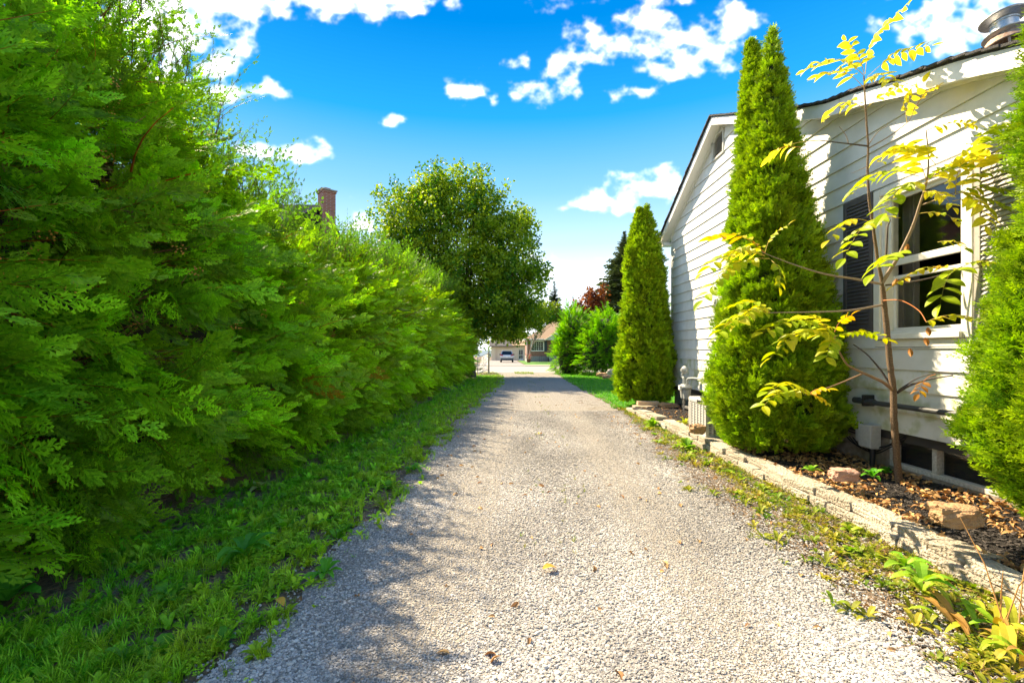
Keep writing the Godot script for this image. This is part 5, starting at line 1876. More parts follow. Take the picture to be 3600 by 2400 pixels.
	mb.poly([Vector3(-3.4, 2.75, zg + 0.5), Vector3(1.2, 2.75, zg + 0.5), Vector3(0.2, 4.0, zg - 4), Vector3(-3.4, 4.0, zg - 4)], Vector3(0, 1, 1))
	mb.poly([Vector3(1.2, 2.75, zg + 0.5), Vector3(0.2, 4.0, zg - 4), Vector3(1.2, 2.75, zg - 7)], Vector3(1, 1, 0))
	mb.slab(Vector3(-3.4, 2.6, zg + 0.4), Vector3(1.2, 2.749, zg + 0.5))
	obj("roof", mb, M.shingle, t)
	mb = MB.new()
	mb.poly([Vector3(1.0, 2.85, zg + 0.4), Vector3(4.4, 2.85, zg + 0.4), Vector3(3.4, 4.2, zg - 4), Vector3(0.4, 4.2, zg - 4)], Vector3(0, 1, 1))
	mb.slab(Vector3(1.21, 2.76, zg + 0.3), Vector3(4.4, 2.84, zg + 0.4))
	obj("roof", mb, M.tan_roof, t)
	mb = MB.new()
	for s in [[2.16, 2.26], [2.55, 2.63], [2.94, 3.04]]:
		mb.slab(Vector3(s[0], 0, zg - 0.15), Vector3(s[1], 2.1, zg - 0.08), 0.01)
	for s in [[0, 0.35], [1.0, 1.08], [2.0, 2.099]]:
		mb.slab(Vector3(2.161, s[0], zg - 0.14), Vector3(3.039, s[1], zg - 0.09), 0.01)
	var d2 := obj("door", mb, M.white, t)
	mb = MB.new()
	mb.slab(Vector3(2.17, 0.1, zg - 0.2), Vector3(3.03, 2.05, zg - 0.18))
	obj("pane", mb, M.dark_pane, d2)
	build_car()
	# gate leaf and posts
	t = thing("chain_link_gate", "open chain-link gate leaf standing beside the end of the cedar hedge", "gate")
	var a := Vector3(-1.822, -0.000, -28.000)
	var b := Vector3(-1.247, -0.008, -30.300)
	var u := 1.06
	var w := 1.30
	mb = MB.new()
	for s in [[a, a + Vector3(0, u, 0), 0.03], [b, b + Vector3(0, w, 0), 0.03], [a + Vector3(0, u, 0), b + Vector3(0, w, 0), 0.025], [a + Vector3(0, 0.06, 0), b + Vector3(0, 0.22, 0), 0.025], [a.lerp(b, 0.5) + Vector3(0, 0.14, 0), a.lerp(b, 0.5) + Vector3(0, 1.2, 0), 0.015]]:
		mb.tube([s[0], s[1]], [s[2], s[2]], 7)
	obj("frame", mb, M.galv, t)
	mb = MB.new()
	for i in 46:
		var s := i / 45.0
		for g2: float in [-1.0, 1.0]:
			var e2 := s + g2 * 0.42
			var lo := a.lerp(b, s) + Vector3(0, 0.06 + 0.16 * s, 0)
			var k := 1.0
			if e2 < 0.0:
				k = s / 0.42
			elif e2 > 1.0:
				k = (1.0 - s) / 0.42
			var s2 := s + g2 * 0.42 * k
			mb.tube([lo, a.lerp(b, s2) + Vector3(0, lerpf(lo.y, lerpf(u, w, s2), k), 0)], [0.004, 0.004], 3)
	obj("wire_mesh", mb, M.galv, t)
	t = thing("fence_post", "thick weathered white post just right of the open gate leaf", "post", b + Vector3(0.02, 0, 0.25))
	mb = MB.new()
	mb.tube([Vector3(0, -0.1, 0), Vector3(0, 1.38, 0)], [0.065, 0.06], 9)
	obj("post", mb, M.trim_old, t)
	mb = MB.new()
	mb.lathe(Transform3D(Basis.IDENTITY, Vector3(0, 1.38, 0)), [Vector2(0.072, 0), Vector2(0.06, 0.05), Vector2(0, 0.07)], 9)
	obj("cap", mb, M.galv, t)
	t = thing("fence_post", "tall slim galvanised post in front of the far cedar shrubs", "post", Vector3(3.691, 0.057, -29.000))
	mb = MB.new()
	mb.tube([Vector3(0, -0.1, 0), Vector3(0, 1.45, 0)], [0.035, 0.035], 9)
	obj("post", mb, M.galv, t)
	mb = MB.new()
	mb.lathe(Transform3D(Basis.IDENTITY, Vector3(0, 1.45, 0)), [Vector2(0.04, 0), Vector2(0.03, 0.04), Vector2(0, 0.05)], 9)
	obj("cap", mb, M.galv, t)
	t = thing("fence_post", "shorter pale post touching the tall slim one", "post", Vector3(3.749, 0.049, -28.600))
	mb = MB.new()
	mb.tube([Vector3(0, -0.1, 0), Vector3(0, 0.78, 0)], [0.045, 0.045], 9)
	obj("post", mb, M.trim_old, t)
	# neighbour's chimney and roof beyond the hedge
	t = thing("neighbour_house", "dark-roofed neighbouring house with a brick chimney rising behind the cedar hedge", "house", Vector3(0, 0, 0))
	mb = MB.new()
	mb.slab(Vector3(-18, -0.1, -30.0), Vector3(-10.4, 7.6, -21.5))
	obj("wall", mb, M.brick, t)
	mb = MB.new()
	mb.poly([Vector3(-18.4, 7.5, -21.1), Vector3(-18.4, 9.72, -25.7), Vector3(-10.35, 9.72, -25.7), Vector3(-10.2, 7.5, -21.1)], Vector3(0, 1, 1))
	mb.poly([Vector3(-18.4, 7.5, -30.4), Vector3(-18.4, 9.72, -25.7), Vector3(-10.35, 9.72, -25.7), Vector3(-10.2, 7.5, -30.4)], Vector3(0, 1, -1))
	mb.poly([Vector3(-10.4, 7.55, -21.5), Vector3(-10.42, 9.67, -25.7), Vector3(-10.4, 7.55, -30.0)], Vector3.RIGHT)
	var nr := obj("roof", mb, M.shingle_blue, t)
	mb = MB.new()
	var cb := Transform3D(Basis(Vector3.UP, 0.72), Vector3(-10.008, 8.349, -25.200))
	mb.box(cb, Vector3(0.72, 3.6, 0.72))
	mb.box(Transform3D(cb.basis, cb.origin + Vector3(0, 1.84, 0)), Vector3(0.80, 0.10, 0.80))
	var ch := obj("chimney", mb, M.brick, nr)
	mb = MB.new()
	mb.box(Transform3D(cb.basis, cb.origin + Vector3(0, 1.93, 0)), Vector3(0.90, 0.07, 0.90), 0.015)
	obj("cap", mb, M.concrete_grey, ch)
	mb = MB.new()
	mb.box(Transform3D(cb.basis, cb.origin + Vector3(0, 2.03, 0)), Vector3(0.32, 0.15, 0.32), 0.01)
	obj("chimney_pot", mb, M.brick, ch)
	# wires
	var ww := MB.new()
	var ps := []
	var rr := []
	for i in 21:
		var s := i / 20.0
		ps.append(Vector3(lerpf(-30, 40, s), 9.75 + 1.6 * (s - 0.45) - 0.8 * sin(PI * s), -50))
		rr.append(0.012)
	ww.tube(ps, rr, 4)
	tag(obj("overhead_wire", ww, M.black), "thin overhead wire crossing the pale sky above the street", "wire")


func build_car() -> void:
	var t := thing("parked_car", "silver hatchback-tailed sports utility car parked facing the cream garage", "car", Vector3(-0.05, gy(64) + 0.014, -64.0))
	# side outline (z back to front, y), drawn through for the width
	var outline := [Vector2(2.2, 0.42), Vector2(2.22, 0.78), Vector2(2.12, 1.02), Vector2(1.75, 1.06), Vector2(-0.9, 1.02), Vector2(-1.9, 0.92), Vector2(-2.2, 0.75), Vector2(-2.2, 0.35), Vector2(1.9, 0.32)]
	var shell := func(pts: Array, w0: Array) -> MB:
		var mb := MB.new()
		for i in pts.size():
			var j: int = (i + 1) % pts.size()
			var a: Vector2 = pts[i]
			var b: Vector2 = pts[j]
			mb.poly([Vector3(-w0[i], a.y, a.x), Vector3(w0[i], a.y, a.x), Vector3(w0[j], b.y, b.x), Vector3(-w0[j], b.y, b.x)], Vector3(0, a.y + b.y - 1.5, a.x + b.x))
		for g: float in [-1.0, 1.0]:
			var q := []
			for i in pts.size():
				q.append(Vector3(g * w0[i], pts[i].y, pts[i].x))
			mb.poly(q, Vector3(g, 0, 0))
		return mb
	obj("body", shell.call(outline, [0.84, 0.90, 0.91, 0.90, 0.91, 0.85, 0.78, 0.80, 0.88]), M.silver, t)
	obj("cabin", shell.call([Vector2(2.05, 1.03), Vector2(1.72, 1.60), Vector2(0.2, 1.66), Vector2(-0.4, 1.6), Vector2(-1.25, 1.02)], [0.86, 0.66, 0.66, 0.66, 0.84]), M.silver, t)
	var mb := MB.new()
	mb.poly([Vector3(-0.74, 1.08, 2.045), Vector3(0.74, 1.08, 2.045), Vector3(0.60, 1.52, 1.79), Vector3(-0.60, 1.52, 1.79)], Vector3(0, 0.3, 1))
	obj("rear_window", mb, M.car_glass, t)
	for g: float in [-1.0, 1.0]:
		mb = MB.new()
		mb.poly([Vector3(g * 0.862, 1.08, 1.7), Vector3(g * 0.845, 1.08, -1.0), Vector3(g * 0.69, 1.55, -0.35), Vector3(g * 0.69, 1.55, 1.5)], Vector3(g, 0.3, 0))
		obj("side_window", mb, M.car_glass, t)
		mb = MB.new()
		mb.box(Transform3D(Basis(Vector3.BACK, g * 0.18), Vector3(g * 0.70, 0.99, 2.16)), Vector3(0.40, 0.13, 0.08), 0.02)
		mb.box(Transform3D(Basis(Vector3.BACK, g * -0.1), Vector3(g * 0.82, 1.12, 2.06)), Vector3(0.10, 0.22, 0.08), 0.02)
		obj("tail_light", mb, M.tail_red, t)
		mb = MB.new()
		mb.box(Transform3D(Basis.IDENTITY, Vector3(g * 1.0, 1.08, -0.75)), Vector3(0.20, 0.14, 0.09), 0.03)
		obj("mirror", mb, M.black, t)
		for z: float in [1.35, -1.35]:
			mb = MB.new()
			mb.lathe(Transform3D(Basis(Vector3.BACK, PI / 2), Vector3(g * 0.80, 0.34, z)), [Vector2(0, -0.11), Vector2(0.30, -0.11), Vector2(0.34, -0.07), Vector2(0.34, 0.07), Vector2(0.30, 0.11), Vector2(0, 0.11)], 16)
			var wh := obj("wheel", mb, M.black, t)
			mb = MB.new()
			mb.lathe(Transform3D(Basis(Vector3.BACK, PI / 2), Vector3(g * 0.80, 0.34, z)), [Vector2(0, -0.116), Vector2(0.2, -0.116), Vector2(0.22, -0.1), Vector2(0.22, 0.1), Vector2(0.2, 0.116), Vector2(0, 0.116)], 12)
			obj("rim", mb, M.galv, wh)
	mb = MB.new()
	mb.box(Transform3D(Basis.IDENTITY, Vector3(0, 0.48, 2.16)), Vector3(1.74, 0.26, 0.2), 0.05)
	obj("bumper", mb, M.dark_trim, t)
	mb = MB.new()
	mb.box(Transform3D(Basis.IDENTITY, Vector3(0, 0.80, 2.225)), Vector3(0.34, 0.15, 0.02), 0.005)
	obj("licence_plate", mb, M.white, t)
	mb = MB.new()
	mb.box(Transform3D(Basis.IDENTITY, Vector3(0, 1.62, 1.72)), Vector3(1.2, 0.05, 0.24), 0.015)
	obj("roof_spoiler", mb, M.silver, t)


func build_trees() -> void:
	# maple at the end of the hedge
	var clus := leaf_cluster(16, 0.32, 0.125, true)
	var lb := []
	var base := Vector3(-2.0, 0, -25.6)
	for q in [[1045, 560, 130, 120, 3.2], [1060, 450, 80, 75, 2.0], [920, 500, 70, 72, 2.0], [970, 600, 90, 80, 2.4], [1160, 560, 80, 85, 2.2], [1185, 660, 70, 70, 2.2], [1110, 690, 100, 75, 2.6], [1120, 745, 70, 42, 1.8], [1235, 625, 34, 22, 0.8], [1190, 500, 30, 36, 0.9], [1205, 725, 62, 34, 1.3], [985, 440, 50, 45, 1.2], [1175, 765, 40, 26, 1.0], [1015, 690, 60, 70, 2.0]]:
		var c := Vector3((q[0] - 1165.0) / 1045.0 * 25.6, 1.5 + (804.0 - q[1]) / 1045.0 * 25.6, -25.6) - base
		lb.append([c, Vector3(q[2] / 1045.0 * 25.6, q[3] / 1045.0 * 25.6, q[4])])
	lobe_tree("maple_tree", "large leafy green maple at the far end of the cedar hedge", "maple tree", base, lb, clus, 8000, M.leafy, [Color(0.06, 0.20, 0.012), Color(0.42, 0.56, 0.02)], 0.24, M.bark_dark)
	# far cedar shrubs
	for q in [[Vector3(4.148, 0.007, -28.900), Vector3(0.86, 1.75, 0.8), "narrower cedar shrub at the right side of the driveway's mouth", [Vector3(0, 1.6, 0), Vector3(0.1, 2.45, 0), Vector3(-0.35, 0.9, 0.1)]], [Vector3(5.700, 0.042, -27.200), Vector3(1.15, 1.6, 1.0), "wider rounded cedar shrub behind the boulders on the far lawn", [Vector3(0, 1.6, 0), Vector3(0.25, 2.3, 0), Vector3(-0.45, 1.2, 0.1), Vector3(0.7, 1.5, 0)]]]:
		var t := thing("cedar_shrub", q[2], "shrub", q[0], 0.0, "cedar shrubs across the lawn")
		var mb := MB.new()
		mb.tube([Vector3(0, -0.1, 0), Vector3(0.05, 1.2, 0), Vector3(0, 2.6, 0)], [0.10, 0.07, 0.02], 7)
		obj("trunk", mb, M.bark, t)
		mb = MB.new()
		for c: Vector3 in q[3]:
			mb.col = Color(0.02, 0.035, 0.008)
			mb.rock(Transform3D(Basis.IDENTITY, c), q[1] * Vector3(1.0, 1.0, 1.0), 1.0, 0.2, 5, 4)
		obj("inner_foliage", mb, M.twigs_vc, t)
		var bo := bough(0.42, 11, 0.15, 0.007, 4, 1, Color(0.3, 0.12, 0.03), Color(0.07, 0.24, 0.012), Color(0.28, 0.58, 0.02))
		var w := []
		var k := []
		for i in 1500:
			var c: Vector3 = q[3][i % q[3].size()]
			var d := Vector3(R(-1, 1), R(-0.9, 1), R(-1, 1)).normalized()
			var p := c + d * Vector3(q[1]) * R(0.72, 1.0) * (1.0 + 0.25 * lump.get_noise_3d(d.x * 80, d.y * 80, d.z * 80))
			if p.y < 0.05:
				continue
			w.append(Transform3D(aim(d + Vector3(0, R(0, 0.8), 0), R(-0.9, 0.9)).scaled(Vector3.ONE * R(0.8, 1.3)), p))
			k.append(Color(0.85, 1.0, 0.9).lerp(Color(1.4, 1.1, 0.7), R(0, 1)) * R(0.8, 1.2))
		scatter("crown", bo, M.cedar, w, k, t)
	# beyond the street
	spruce("tall thin-topped blue-green spruce rising behind the far cedar shrubs", Vector3(14.2, gy(55), -55.0), 15.9, 5.2, 2400, Color(0.07, 0.13, 0.05), Color(0.24, 0.27, 0.11))
	spruce("dark spruce standing above the brick house's left side", Vector3(8.3, gy(80), -80.0), 14.0, 3.4, 1100, Color(0.03, 0.075, 0.03), Color(0.08, 0.13, 0.05))
	spruce("smallest pointed spruce behind the brick house", Vector3(11.6, gy(80), -80.0), 11.4, 2.2, 650, Color(0.05, 0.10, 0.03), Color(0.13, 0.17, 0.05))
	var c2 := leaf_cluster(12, 0.5, 0.30, false)
	lobe_tree("red_maple", "small tree with dark red autumn leaves behind the far cedar shrubs", "maple tree", Vector3(9.2, gy(50), -50.0), [[Vector3(0, 6.2, 0), Vector3(1.7, 1.5, 1.5)], [Vector3(0.5, 7.6, 0), Vector3(1.2, 1.0, 1.2)], [Vector3(-1.1, 5.2, 0), Vector3(1.1, 1.1, 1.1)], [Vector3(1.4, 4.6, 0), Vector3(1.0, 1.0, 1.0)]], c2, 520, M.leafy, [Color(0.11, 0.025, 0.015), Color(0.25, 0.075, 0.02)], 0.14, M.bark_dark)
	lobe_tree("street_tree", "slim-trunked tree with yellow-green leaves in front of the brick house", "tree", Vector3(2.9, gy(63), -63.0), [[Vector3(2.6, 7.0, 0), Vector3(2.0, 1.5, 1.6)], [Vector3(4.6, 6.2, 0), Vector3(1.6, 0.8, 1.2)], [Vector3(1.0, 5.4, 0), Vector3(1.5, 0.9, 1.2)], [Vector3(-1.0, 6.4, 0), Vector3(2.2, 1.8, 1.6)]], c2, 900, M.leafy, [Color(0.06, 0.16, 0.012), Color(0.28, 0.36, 0.02)], 0.11, M.bark_grey)
	var c3 := leaf_cluster(12, 0.9, 0.6, false)
	for q in [[-12.0, 105.0, 9.0, "green tree far behind the cream garage, left of it"], [1.0, 112.0, 8.0, "bright green tree directly behind the cream garage roof"], [24.0, 120.0, 13.0, "broad green tree far behind the brick house"], [-26.0, 100.0, 11.0, "broad green tree far to the left across the street"], [38.0, 95.0, 12.0, "broad green tree far to the right across the street"]]:
		lobe_tree("distant_tree", q[3], "tree", Vector3(q[0], gy(q[1]), -q[1]), [[Vector3(0, q[2] * 0.55, 0), Vector3(q[2] * 0.5, q[2] * 0.4, q[2] * 0.45)], [Vector3(q[2] * 0.35, q[2] * 0.4, 0), Vector3(q[2] * 0.35, q[2] * 0.3, q[2] * 0.3)], [Vector3(-q[2] * 0.35, q[2] * 0.42, 0), Vector3(q[2] * 0.35, q[2] * 0.3, q[2] * 0.3)]], c3, 700, M.leafy, [Color(0.07, 0.17, 0.015), Color(0.26, 0.36, 0.02)], 0.25, M.bark_dark)
	# flowers by the slim trunk
	var t := thing("flower_pot", "pot of pink and red flowers standing by the slim street tree's trunk", "flower pot", Vector3(2.95, gy(62), -62.4))
	var mb := MB.new()
	mb.lathe(Transform3D.IDENTITY, [Vector2(0, 0), Vector2(0.22, 0.0), Vector2(0.3, 0.45), Vector2(0.27, 0.45), Vector2(0, 0.4)], 12)
	obj("pot", mb, M.rust, t)
	mb = MB.new()
	for i in 160:
		var p := Vector3(R(-0.42, 0.42), R(0.45, 1.15), R(-0.35, 0.35))
		var u := R(0, 1)
		mb.col = Color(0.55, 0.05, 0.14) if u < 0.4 else (Color(0.65, 0.22, 0.32) if u < 0.55 else Color(0.06, 0.16, 0.02))
		var d := Vector3(R(-1, 1), R(-0.4, 1), R(-1, 1)).normalized()
		mb.blade(p, p + d * 0.15, d.cross(Vector3(0.3, 1, 0.2)).normalized(), 0.05)
	obj("flowers", mb, M.weed, t).set_meta("kind", "stuff")


func materials() -> void:
	M.cedar = leafy(0.5, Color(0.95, 1.0, 0.30))
	M.arbor = leafy(0.5, Color(0.8, 0.85, 0.30))
	M.leafy = leafy(0.45, Color(1.0, 1.0, 0.30))
	M.needles = leafy(0.6, Color(0.35, 0.4, 0.2))
	M.weed = leafy(0.5, Color(0.8, 0.9, 0.3))
	M.leaf_vc = leafy(0.45, Color(1.0, 0.95, 0.25))
	M.dead_leaf = leafy(0.7, Color(0.5, 0.4, 0.2))
	M.plain_vc = paint(Color.WHITE, 0.75)
	M.plain_vc.vertex_color_use_as_albedo = true
	M.stone_vc = paint(Color.WHITE, 0.9)
	M.stone_vc.vertex_color_use_as_albedo = true
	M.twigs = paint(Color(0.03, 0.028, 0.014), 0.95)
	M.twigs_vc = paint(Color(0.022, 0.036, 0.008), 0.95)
	M.leaf_tints = [Color(0.36, 0.50, 0.008), Color(0.48, 0.52, 0.008), Color(0.60, 0.52, 0.008), Color(0.64, 0.38, 0.012), Color(0.36, 0.17, 0.03)]
	M.leaf_kinds = []
	for c in M.leaf_tints:
		var m := paint(c, 0.42)
		m.backlight_enabled = true
		m.backlight = Color(1.0, 0.92, 0.15)
		m.cull_mode = BaseMaterial3D.CULL_DISABLED
		M.leaf_kinds.append(m)
	M.stalk_orange = paint(Color(0.55, 0.18, 0.04), 0.6)
	M.stalk_yellow = paint(Color(0.50, 0.36, 0.05), 0.6)
	M.bark = grainy(Color(0.05, 0.03, 0.02), Color(0.16, 0.10, 0.06), 4.0, 0.03, 0.9, 1.0, FastNoiseLite.TYPE_SIMPLEX_SMOOTH, Vector3(3, 0.5, 3))
	M.bark_ridged = grainy(Color(0.07, 0.042, 0.024), Color(0.54, 0.37, 0.22), 6.0, 0.03, 0.9, 2.0, FastNoiseLite.TYPE_SIMPLEX_SMOOTH, Vector3(2.6, 0.45, 2.6))
	M.bark_grey = grainy(Color(0.20, 0.14, 0.10), Color(0.34, 0.26, 0.20), 5.0, 0.03, 0.75)
	M.bark_brown = grainy(Color(0.16, 0.09, 0.05), Color(0.32, 0.20, 0.11), 5.0, 0.03, 0.75)
	M.bark_dark = grainy(Color(0.035, 0.026, 0.022), Color(0.10, 0.075, 0.06), 5.0, 0.03, 0.8)
	M.white = grainy(Color(0.72, 0.72, 0.70), Color(0.80, 0.80, 0.78), 0.5, 0.02, 0.5)
	M.siding = []
	for k in 3:
		var m := grainy(Color(0.70, 0.705, 0.70) * (0.985 + 0.015 * k), Color(0.80, 0.80, 0.785), 0.45, 0.02, 0.55, 0.12)
		m.detail_enabled = true
		m.detail_blend_mode = BaseMaterial3D.BLEND_MODE_MUL
		m.detail_albedo = M.grime
		m.detail_uv_layer = BaseMaterial3D.DETAIL_UV_1
		M.siding.append(m)
	M.inside = paint(Color(0.05, 0.045, 0.04), 0.9)
	M.siding_low = grainy(Color(0.66, 0.66, 0.64), Color(0.78, 0.78, 0.76), 0.45, 0.02, 0.6, 0.12)
	M.siding_low.detail_enabled = true
	M.siding_low.detail_blend_mode = BaseMaterial3D.BLEND_MODE_MUL
	M.siding_low.detail_albedo = noise_tex(0.014, Color(0.70, 0.74, 0.54), Color(1, 1, 1), FastNoiseLite.TYPE_SIMPLEX_SMOOTH, 5, 512, [[0.34, Color(0.88, 0.89, 0.78)], [0.5, Color(0.97, 0.97, 0.95)]])
	M.grey_unit = grainy(Color(0.42, 0.42, 0.40), Color(0.52, 0.52, 0.50), 1.0, 0.02, 0.5)
	M.white_board = grainy(Color(0.70, 0.71, 0.72), Color(0.78, 0.78, 0.78), 0.5, 0.02, 0.6)
	M.cream = grainy(Color(0.66, 0.645, 0.58), Color(0.76, 0.745, 0.69), 0.6, 0.02, 0.5)
	M.trim_old = grainy(Color(0.38, 0.36, 0.31), Color(0.66, 0.64, 0.58), 3.0, 0.02, 0.8)
	M.plaster = paint(Color(0.16, 0.15, 0.13), 0.9)
	M.curtain = paint(Color(0.14, 0.13, 0.12), 0.9)
	M.dark = paint(Color(0.02, 0.02, 0.02), 0.8)
	M.black = paint(Color(0.015, 0.015, 0.017), 0.5)
	M.concrete = grainy(Color(0.20, 0.16, 0.115), Color(0.42, 0.355, 0.28), 0.8, 0.02, 0.92, 0.7)
	M.concrete_grey = grainy(Color(0.22, 0.22, 0.22), Color(0.36, 0.35, 0.34), 0.5, 0.02, 0.9)
	M.shingle = grainy(Color(0.016, 0.017, 0.021), Color(0.075, 0.07, 0.07), 2.0, 0.06, 0.9, 0.5)
	M.shingle_blue = grainy(Color(0.012, 0.018, 0.028), Color(0.03, 0.04, 0.055), 1.0, 0.04, 1.0)
	M.shingle_blue.metallic_specular = 0.05
	M.tan_roof = grainy(Color(0.22, 0.14, 0.08), Color(0.42, 0.30, 0.19), 1.2, 0.06, 0.9)
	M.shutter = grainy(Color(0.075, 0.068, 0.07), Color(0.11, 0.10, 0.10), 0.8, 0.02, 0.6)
	M.shutter_sunlit = grainy(Color(0.32, 0.305, 0.285), Color(0.42, 0.40, 0.37), 0.8, 0.02, 0.6)  # same shutter paint, lightened to stand in for direct sunlight
	M.pvc = paint(Color(0.05, 0.055, 0.06), 0.45)
	M.grey_box = grainy(Color(0.42, 0.42, 0.41), Color(0.52, 0.52, 0.50), 2.0, 0.02, 0.5)
	M.meter = grainy(Color(0.26, 0.28, 0.27), Color(0.40, 0.41, 0.39), 3.0, 0.02, 0.55)
	M.galv = grainy(Color(0.36, 0.36, 0.36), Color(0.62, 0.62, 0.62), 5.0, 0.02, 0.38)
	M.galv.metallic = 0.8
	M.galv_rust = grainy(Color(0.22, 0.09, 0.035), Color(0.50, 0.48, 0.46), 5.0, 0.02, 0.55)
	M.galv_rust.metallic = 0.5
	M.rust = paint(Color(0.16, 0.06, 0.03), 0.8)
	M.granite_pink = grainy(Color(0.42, 0.20, 0.13), Color(0.62, 0.42, 0.34), 5.0, 0.04, 0.85, 0.6)
	M.granite_tan = grainy(Color(0.28, 0.15, 0.07), Color(0.46, 0.30, 0.16), 4.0, 0.03, 0.88, 0.8)
	M.granite_grey = grainy(Color(0.28, 0.25, 0.22), Color(0.46, 0.42, 0.37), 4.0, 0.03, 0.88, 0.6)
	M.lime = [grainy(Color(0.24, 0.205, 0.155), Color(0.58, 0.52, 0.42), 2.0, 0.03, 0.9, 1.8), grainy(Color(0.30, 0.265, 0.205), Color(0.62, 0.56, 0.46), 2.3, 0.03, 0.9, 1.8), grainy(Color(0.20, 0.17, 0.125), Color(0.52, 0.46, 0.37), 1.8, 0.03, 0.9, 1.8)]
	M.lime_warm = grainy(Color(0.40, 0.29, 0.18), Color(0.56, 0.43, 0.29), 2.0, 0.03, 0.9, 0.6)
	M.soil = grainy(Color(0.085, 0.06, 0.038), Color(0.24, 0.17, 0.11), 1.4, 0.03, 0.95, 2.0)
	M.mulch = grainy(Color(0.010, 0.008, 0.007), Color(0.045, 0.034, 0.028), 5.0, 0.05, 0.95, 2.5)
	M.turf = grainy(Color(0.03, 0.12, 0.008), Color(0.12, 0.26, 0.02), 1.5, 0.05, 0.95, 2.0)
	M.pavement = grainy(Color(0.36, 0.33, 0.29), Color(0.48, 0.45, 0.40), 0.5, 0.03, 0.92)
	M.asphalt = grainy(Color(0.22, 0.205, 0.19), Color(0.30, 0.28, 0.26), 0.4, 0.03, 0.9)
	M.asphalt_old = grainy(Color(0.16, 0.15, 0.145), Color(0.25, 0.235, 0.22), 0.5, 0.03, 0.9)
	M.gravel = grainy(Color(0.24, 0.225, 0.20), Color(0.54, 0.505, 0.45), 2.6, 0.045, 0.95, 1.6, FastNoiseLite.TYPE_CELLULAR, Vector3.ONE, 2)
	M.gravel.detail_enabled = true
	M.gravel.detail_blend_mode = BaseMaterial3D.BLEND_MODE_MUL
	M.gravel.detail_albedo = noise_tex(0.012, Color(0.72, 0.70, 0.68), Color(1, 1, 1), FastNoiseLite.TYPE_SIMPLEX_SMOOTH, 4)
	M.brick = brick()
	M.cream_wall = grainy(Color(0.66, 0.52, 0.38), Color(0.74, 0.60, 0.46), 0.5, 0.02, 0.7)
	M.blue_shutter = paint(Color(0.035, 0.06, 0.09), 0.6)
	M.dark_door = paint(Color(0.03, 0.028, 0.03), 0.5)
	M.silver = paint(Color(0.42, 0.45, 0.48), 0.28, 0.55)
	M.silver.clearcoat_enabled = true
	M.dark_trim = paint(Color(0.05, 0.065, 0.08), 0.5)
	M.tail_red = paint(Color(0.45, 0.02, 0.02), 0.2)
	M.glass = StandardMaterial3D.new()
	M.glass.albedo_color = Color(0.10, 0.12, 0.12, 0.02)
	M.glass.transparency = BaseMaterial3D.TRANSPARENCY_ALPHA
	M.glass.roughness = 0.02
	M.glass.metallic_specular = 0.7
	M.car_glass = paint(Color(0.012, 0.016, 0.02), 0.06)
	M.dark_pane = paint(Color(0.012, 0.014, 0.015), 0.05)
	M.glass_mirror = paint(Color(0.02, 0.03, 0.02), 0.04)
	M.glass_mirror.metallic_specular = 1.0


func brick() -> StandardMaterial3D:
	var im := Image.create(128, 128, false, Image.FORMAT_RGB8)
	for row in 16:
		for col in 5:
			var k := R(0.75, 1.25)
			var c := Color(0.26 * k, 0.085 * k, 0.052 * k).linear_to_srgb()
			im.fill_rect(Rect2i(int(col * 32 - (16 if row % 2 else 0)), row * 8, 32, 8), Color(0.34, 0.30, 0.27).linear_to_srgb())
			im.fill_rect(Rect2i(int(col * 32 - (16 if row % 2 else 0)), row * 8, 30, 6), c)
	var m := StandardMaterial3D.new()
	m.albedo_texture = ImageTexture.create_from_image(im)
	m.uv1_triplanar = true
	m.uv1_world_triplanar = true
	m.uv1_scale = Vector3.ONE * 0.85
	m.roughness = 0.9
	return m


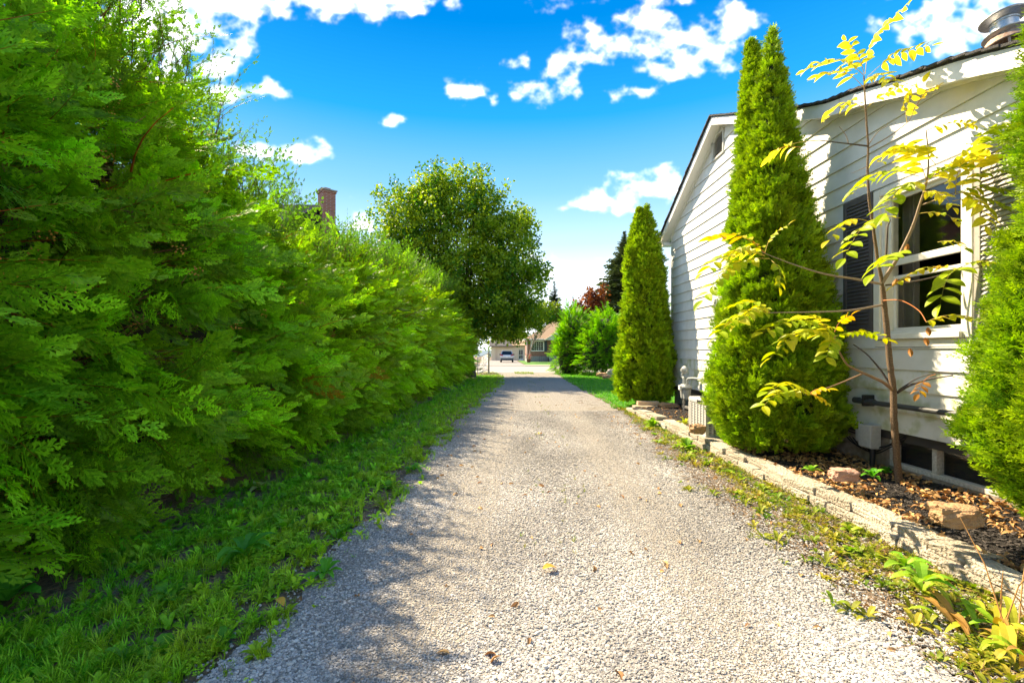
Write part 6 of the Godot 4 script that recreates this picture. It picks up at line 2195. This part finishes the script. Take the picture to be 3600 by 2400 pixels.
func _ready() -> void:
	rng.seed = 20240
	lump.seed = 3
	lump.frequency = 0.02
	lump.fractal_octaves = 3
	fine.seed = 8
	fine.frequency = 0.05
	fine.fractal_octaves = 3

	var cam := Camera3D.new()
	cam.name = "camera"
	cam.position = Vector3(0, 1.5, 0)
	cam.projection = Camera3D.PROJECTION_FRUSTUM
	cam.near = 0.05
	cam.far = 600.0
	cam.size = 0.05 * 2.0 * 784.0 / 1045.0
	cam.frustum_offset = Vector2(0.05 * 11.0 / 1045.0, 0.05 * 20.0 / 1045.0)
	add_child(cam)
	cam.current = true

	var env := Environment.new()
	env.background_mode = Environment.BG_SKY
	var pm := PanoramaSkyMaterial.new()
	pm.panorama = make_sky()
	pm.filter = true
	var sky := Sky.new()
	sky.sky_material = pm
	env.sky = sky
	env.background_energy_multiplier = 0.37 * 2.5
	env.tonemap_mode = Environment.TONE_MAPPER_LINEAR
	env.tonemap_exposure = 4.1
	env.sdfgi_enabled = true
	env.ssao_enabled = true
	env.ssil_enabled = true
	var we := WorldEnvironment.new()
	we.name = "surroundings"
	we.environment = env
	add_child(we)

	var sun := DirectionalLight3D.new()
	sun.name = "sun"
	sun.light_energy = 1.3
	sun.light_color = Color(1.0, 0.915, 0.77)
	sun.light_angular_distance = 0.55
	sun.shadow_enabled = true
	add_child(sun)
	sun.look_at_from_position(Vector3(-10, 14.63, -11), Vector3.ZERO)

	M.grime = noise_tex(0.006, Color(0.93, 0.92, 0.90), Color(1, 1, 1), FastNoiseLite.TYPE_SIMPLEX_SMOOTH, 5)
	materials()
	build_ground()
	build_house()
	build_far()
	build_trees()
	build_hedge()
	var prof := [Vector2(0, 0.72), Vector2(0.05, 0.92), Vector2(0.16, 1.04), Vector2(0.30, 0.92), Vector2(0.5, 0.66), Vector2(0.66, 0.45), Vector2(0.8, 0.33), Vector2(0.9, 0.23), Vector2(1.0, 0.09)]
	var prof_far := [Vector2(0, 0.80), Vector2(0.06, 0.97), Vector2(0.2, 1.03), Vector2(0.43, 0.86), Vector2(0.65, 0.70), Vector2(0.8, 0.52), Vector2(0.9, 0.34), Vector2(1.0, 0.10)]
	pyramidal("double-tipped tall cedar in the middle of the bed, standing before the gable wall", Vector3(3.60, 0.15, -6.15), 0.77, [[-0.05, -0.05, 5.66, 0.0], [-0.08, 0.42, 5.78, 0.5]], 12000, 0.135, 0.0062, 4.27, prof, 21)
	pyramidal("farther cedar beside the house's far corner and the gas meter", Vector3(3.58, 0.1, -11.9), 0.72, [[0.08, 0.0, 5.22, 0.0], [-0.10, 0.1, 5.12, 0.6]], 9000, 0.15, 0.0085, 9.0, prof_far, 35)
	pyramidal("nearest bright cedar cut off by the right edge of the view", Vector3(3.60, 0.1, -2.5), 0.76, [[0.05, 0.0, 5.7, 0.0]], 15000, 0.125, 0.0046, 4.27, [Vector2(0, 0.25), Vector2(0.05, 0.5), Vector2(0.11, 0.86), Vector2(0.17, 1.0), Vector2(0.24, 0.92), Vector2(0.32, 0.74), Vector2(0.5, 0.68), Vector2(0.65, 0.58), Vector2(0.85, 0.32), Vector2(0.94, 0.16), Vector2(1.0, 0.02)], 48)
	build_fittings()
	build_sapling()
	build_stones()
	build_low_plants()
	build_weeds()
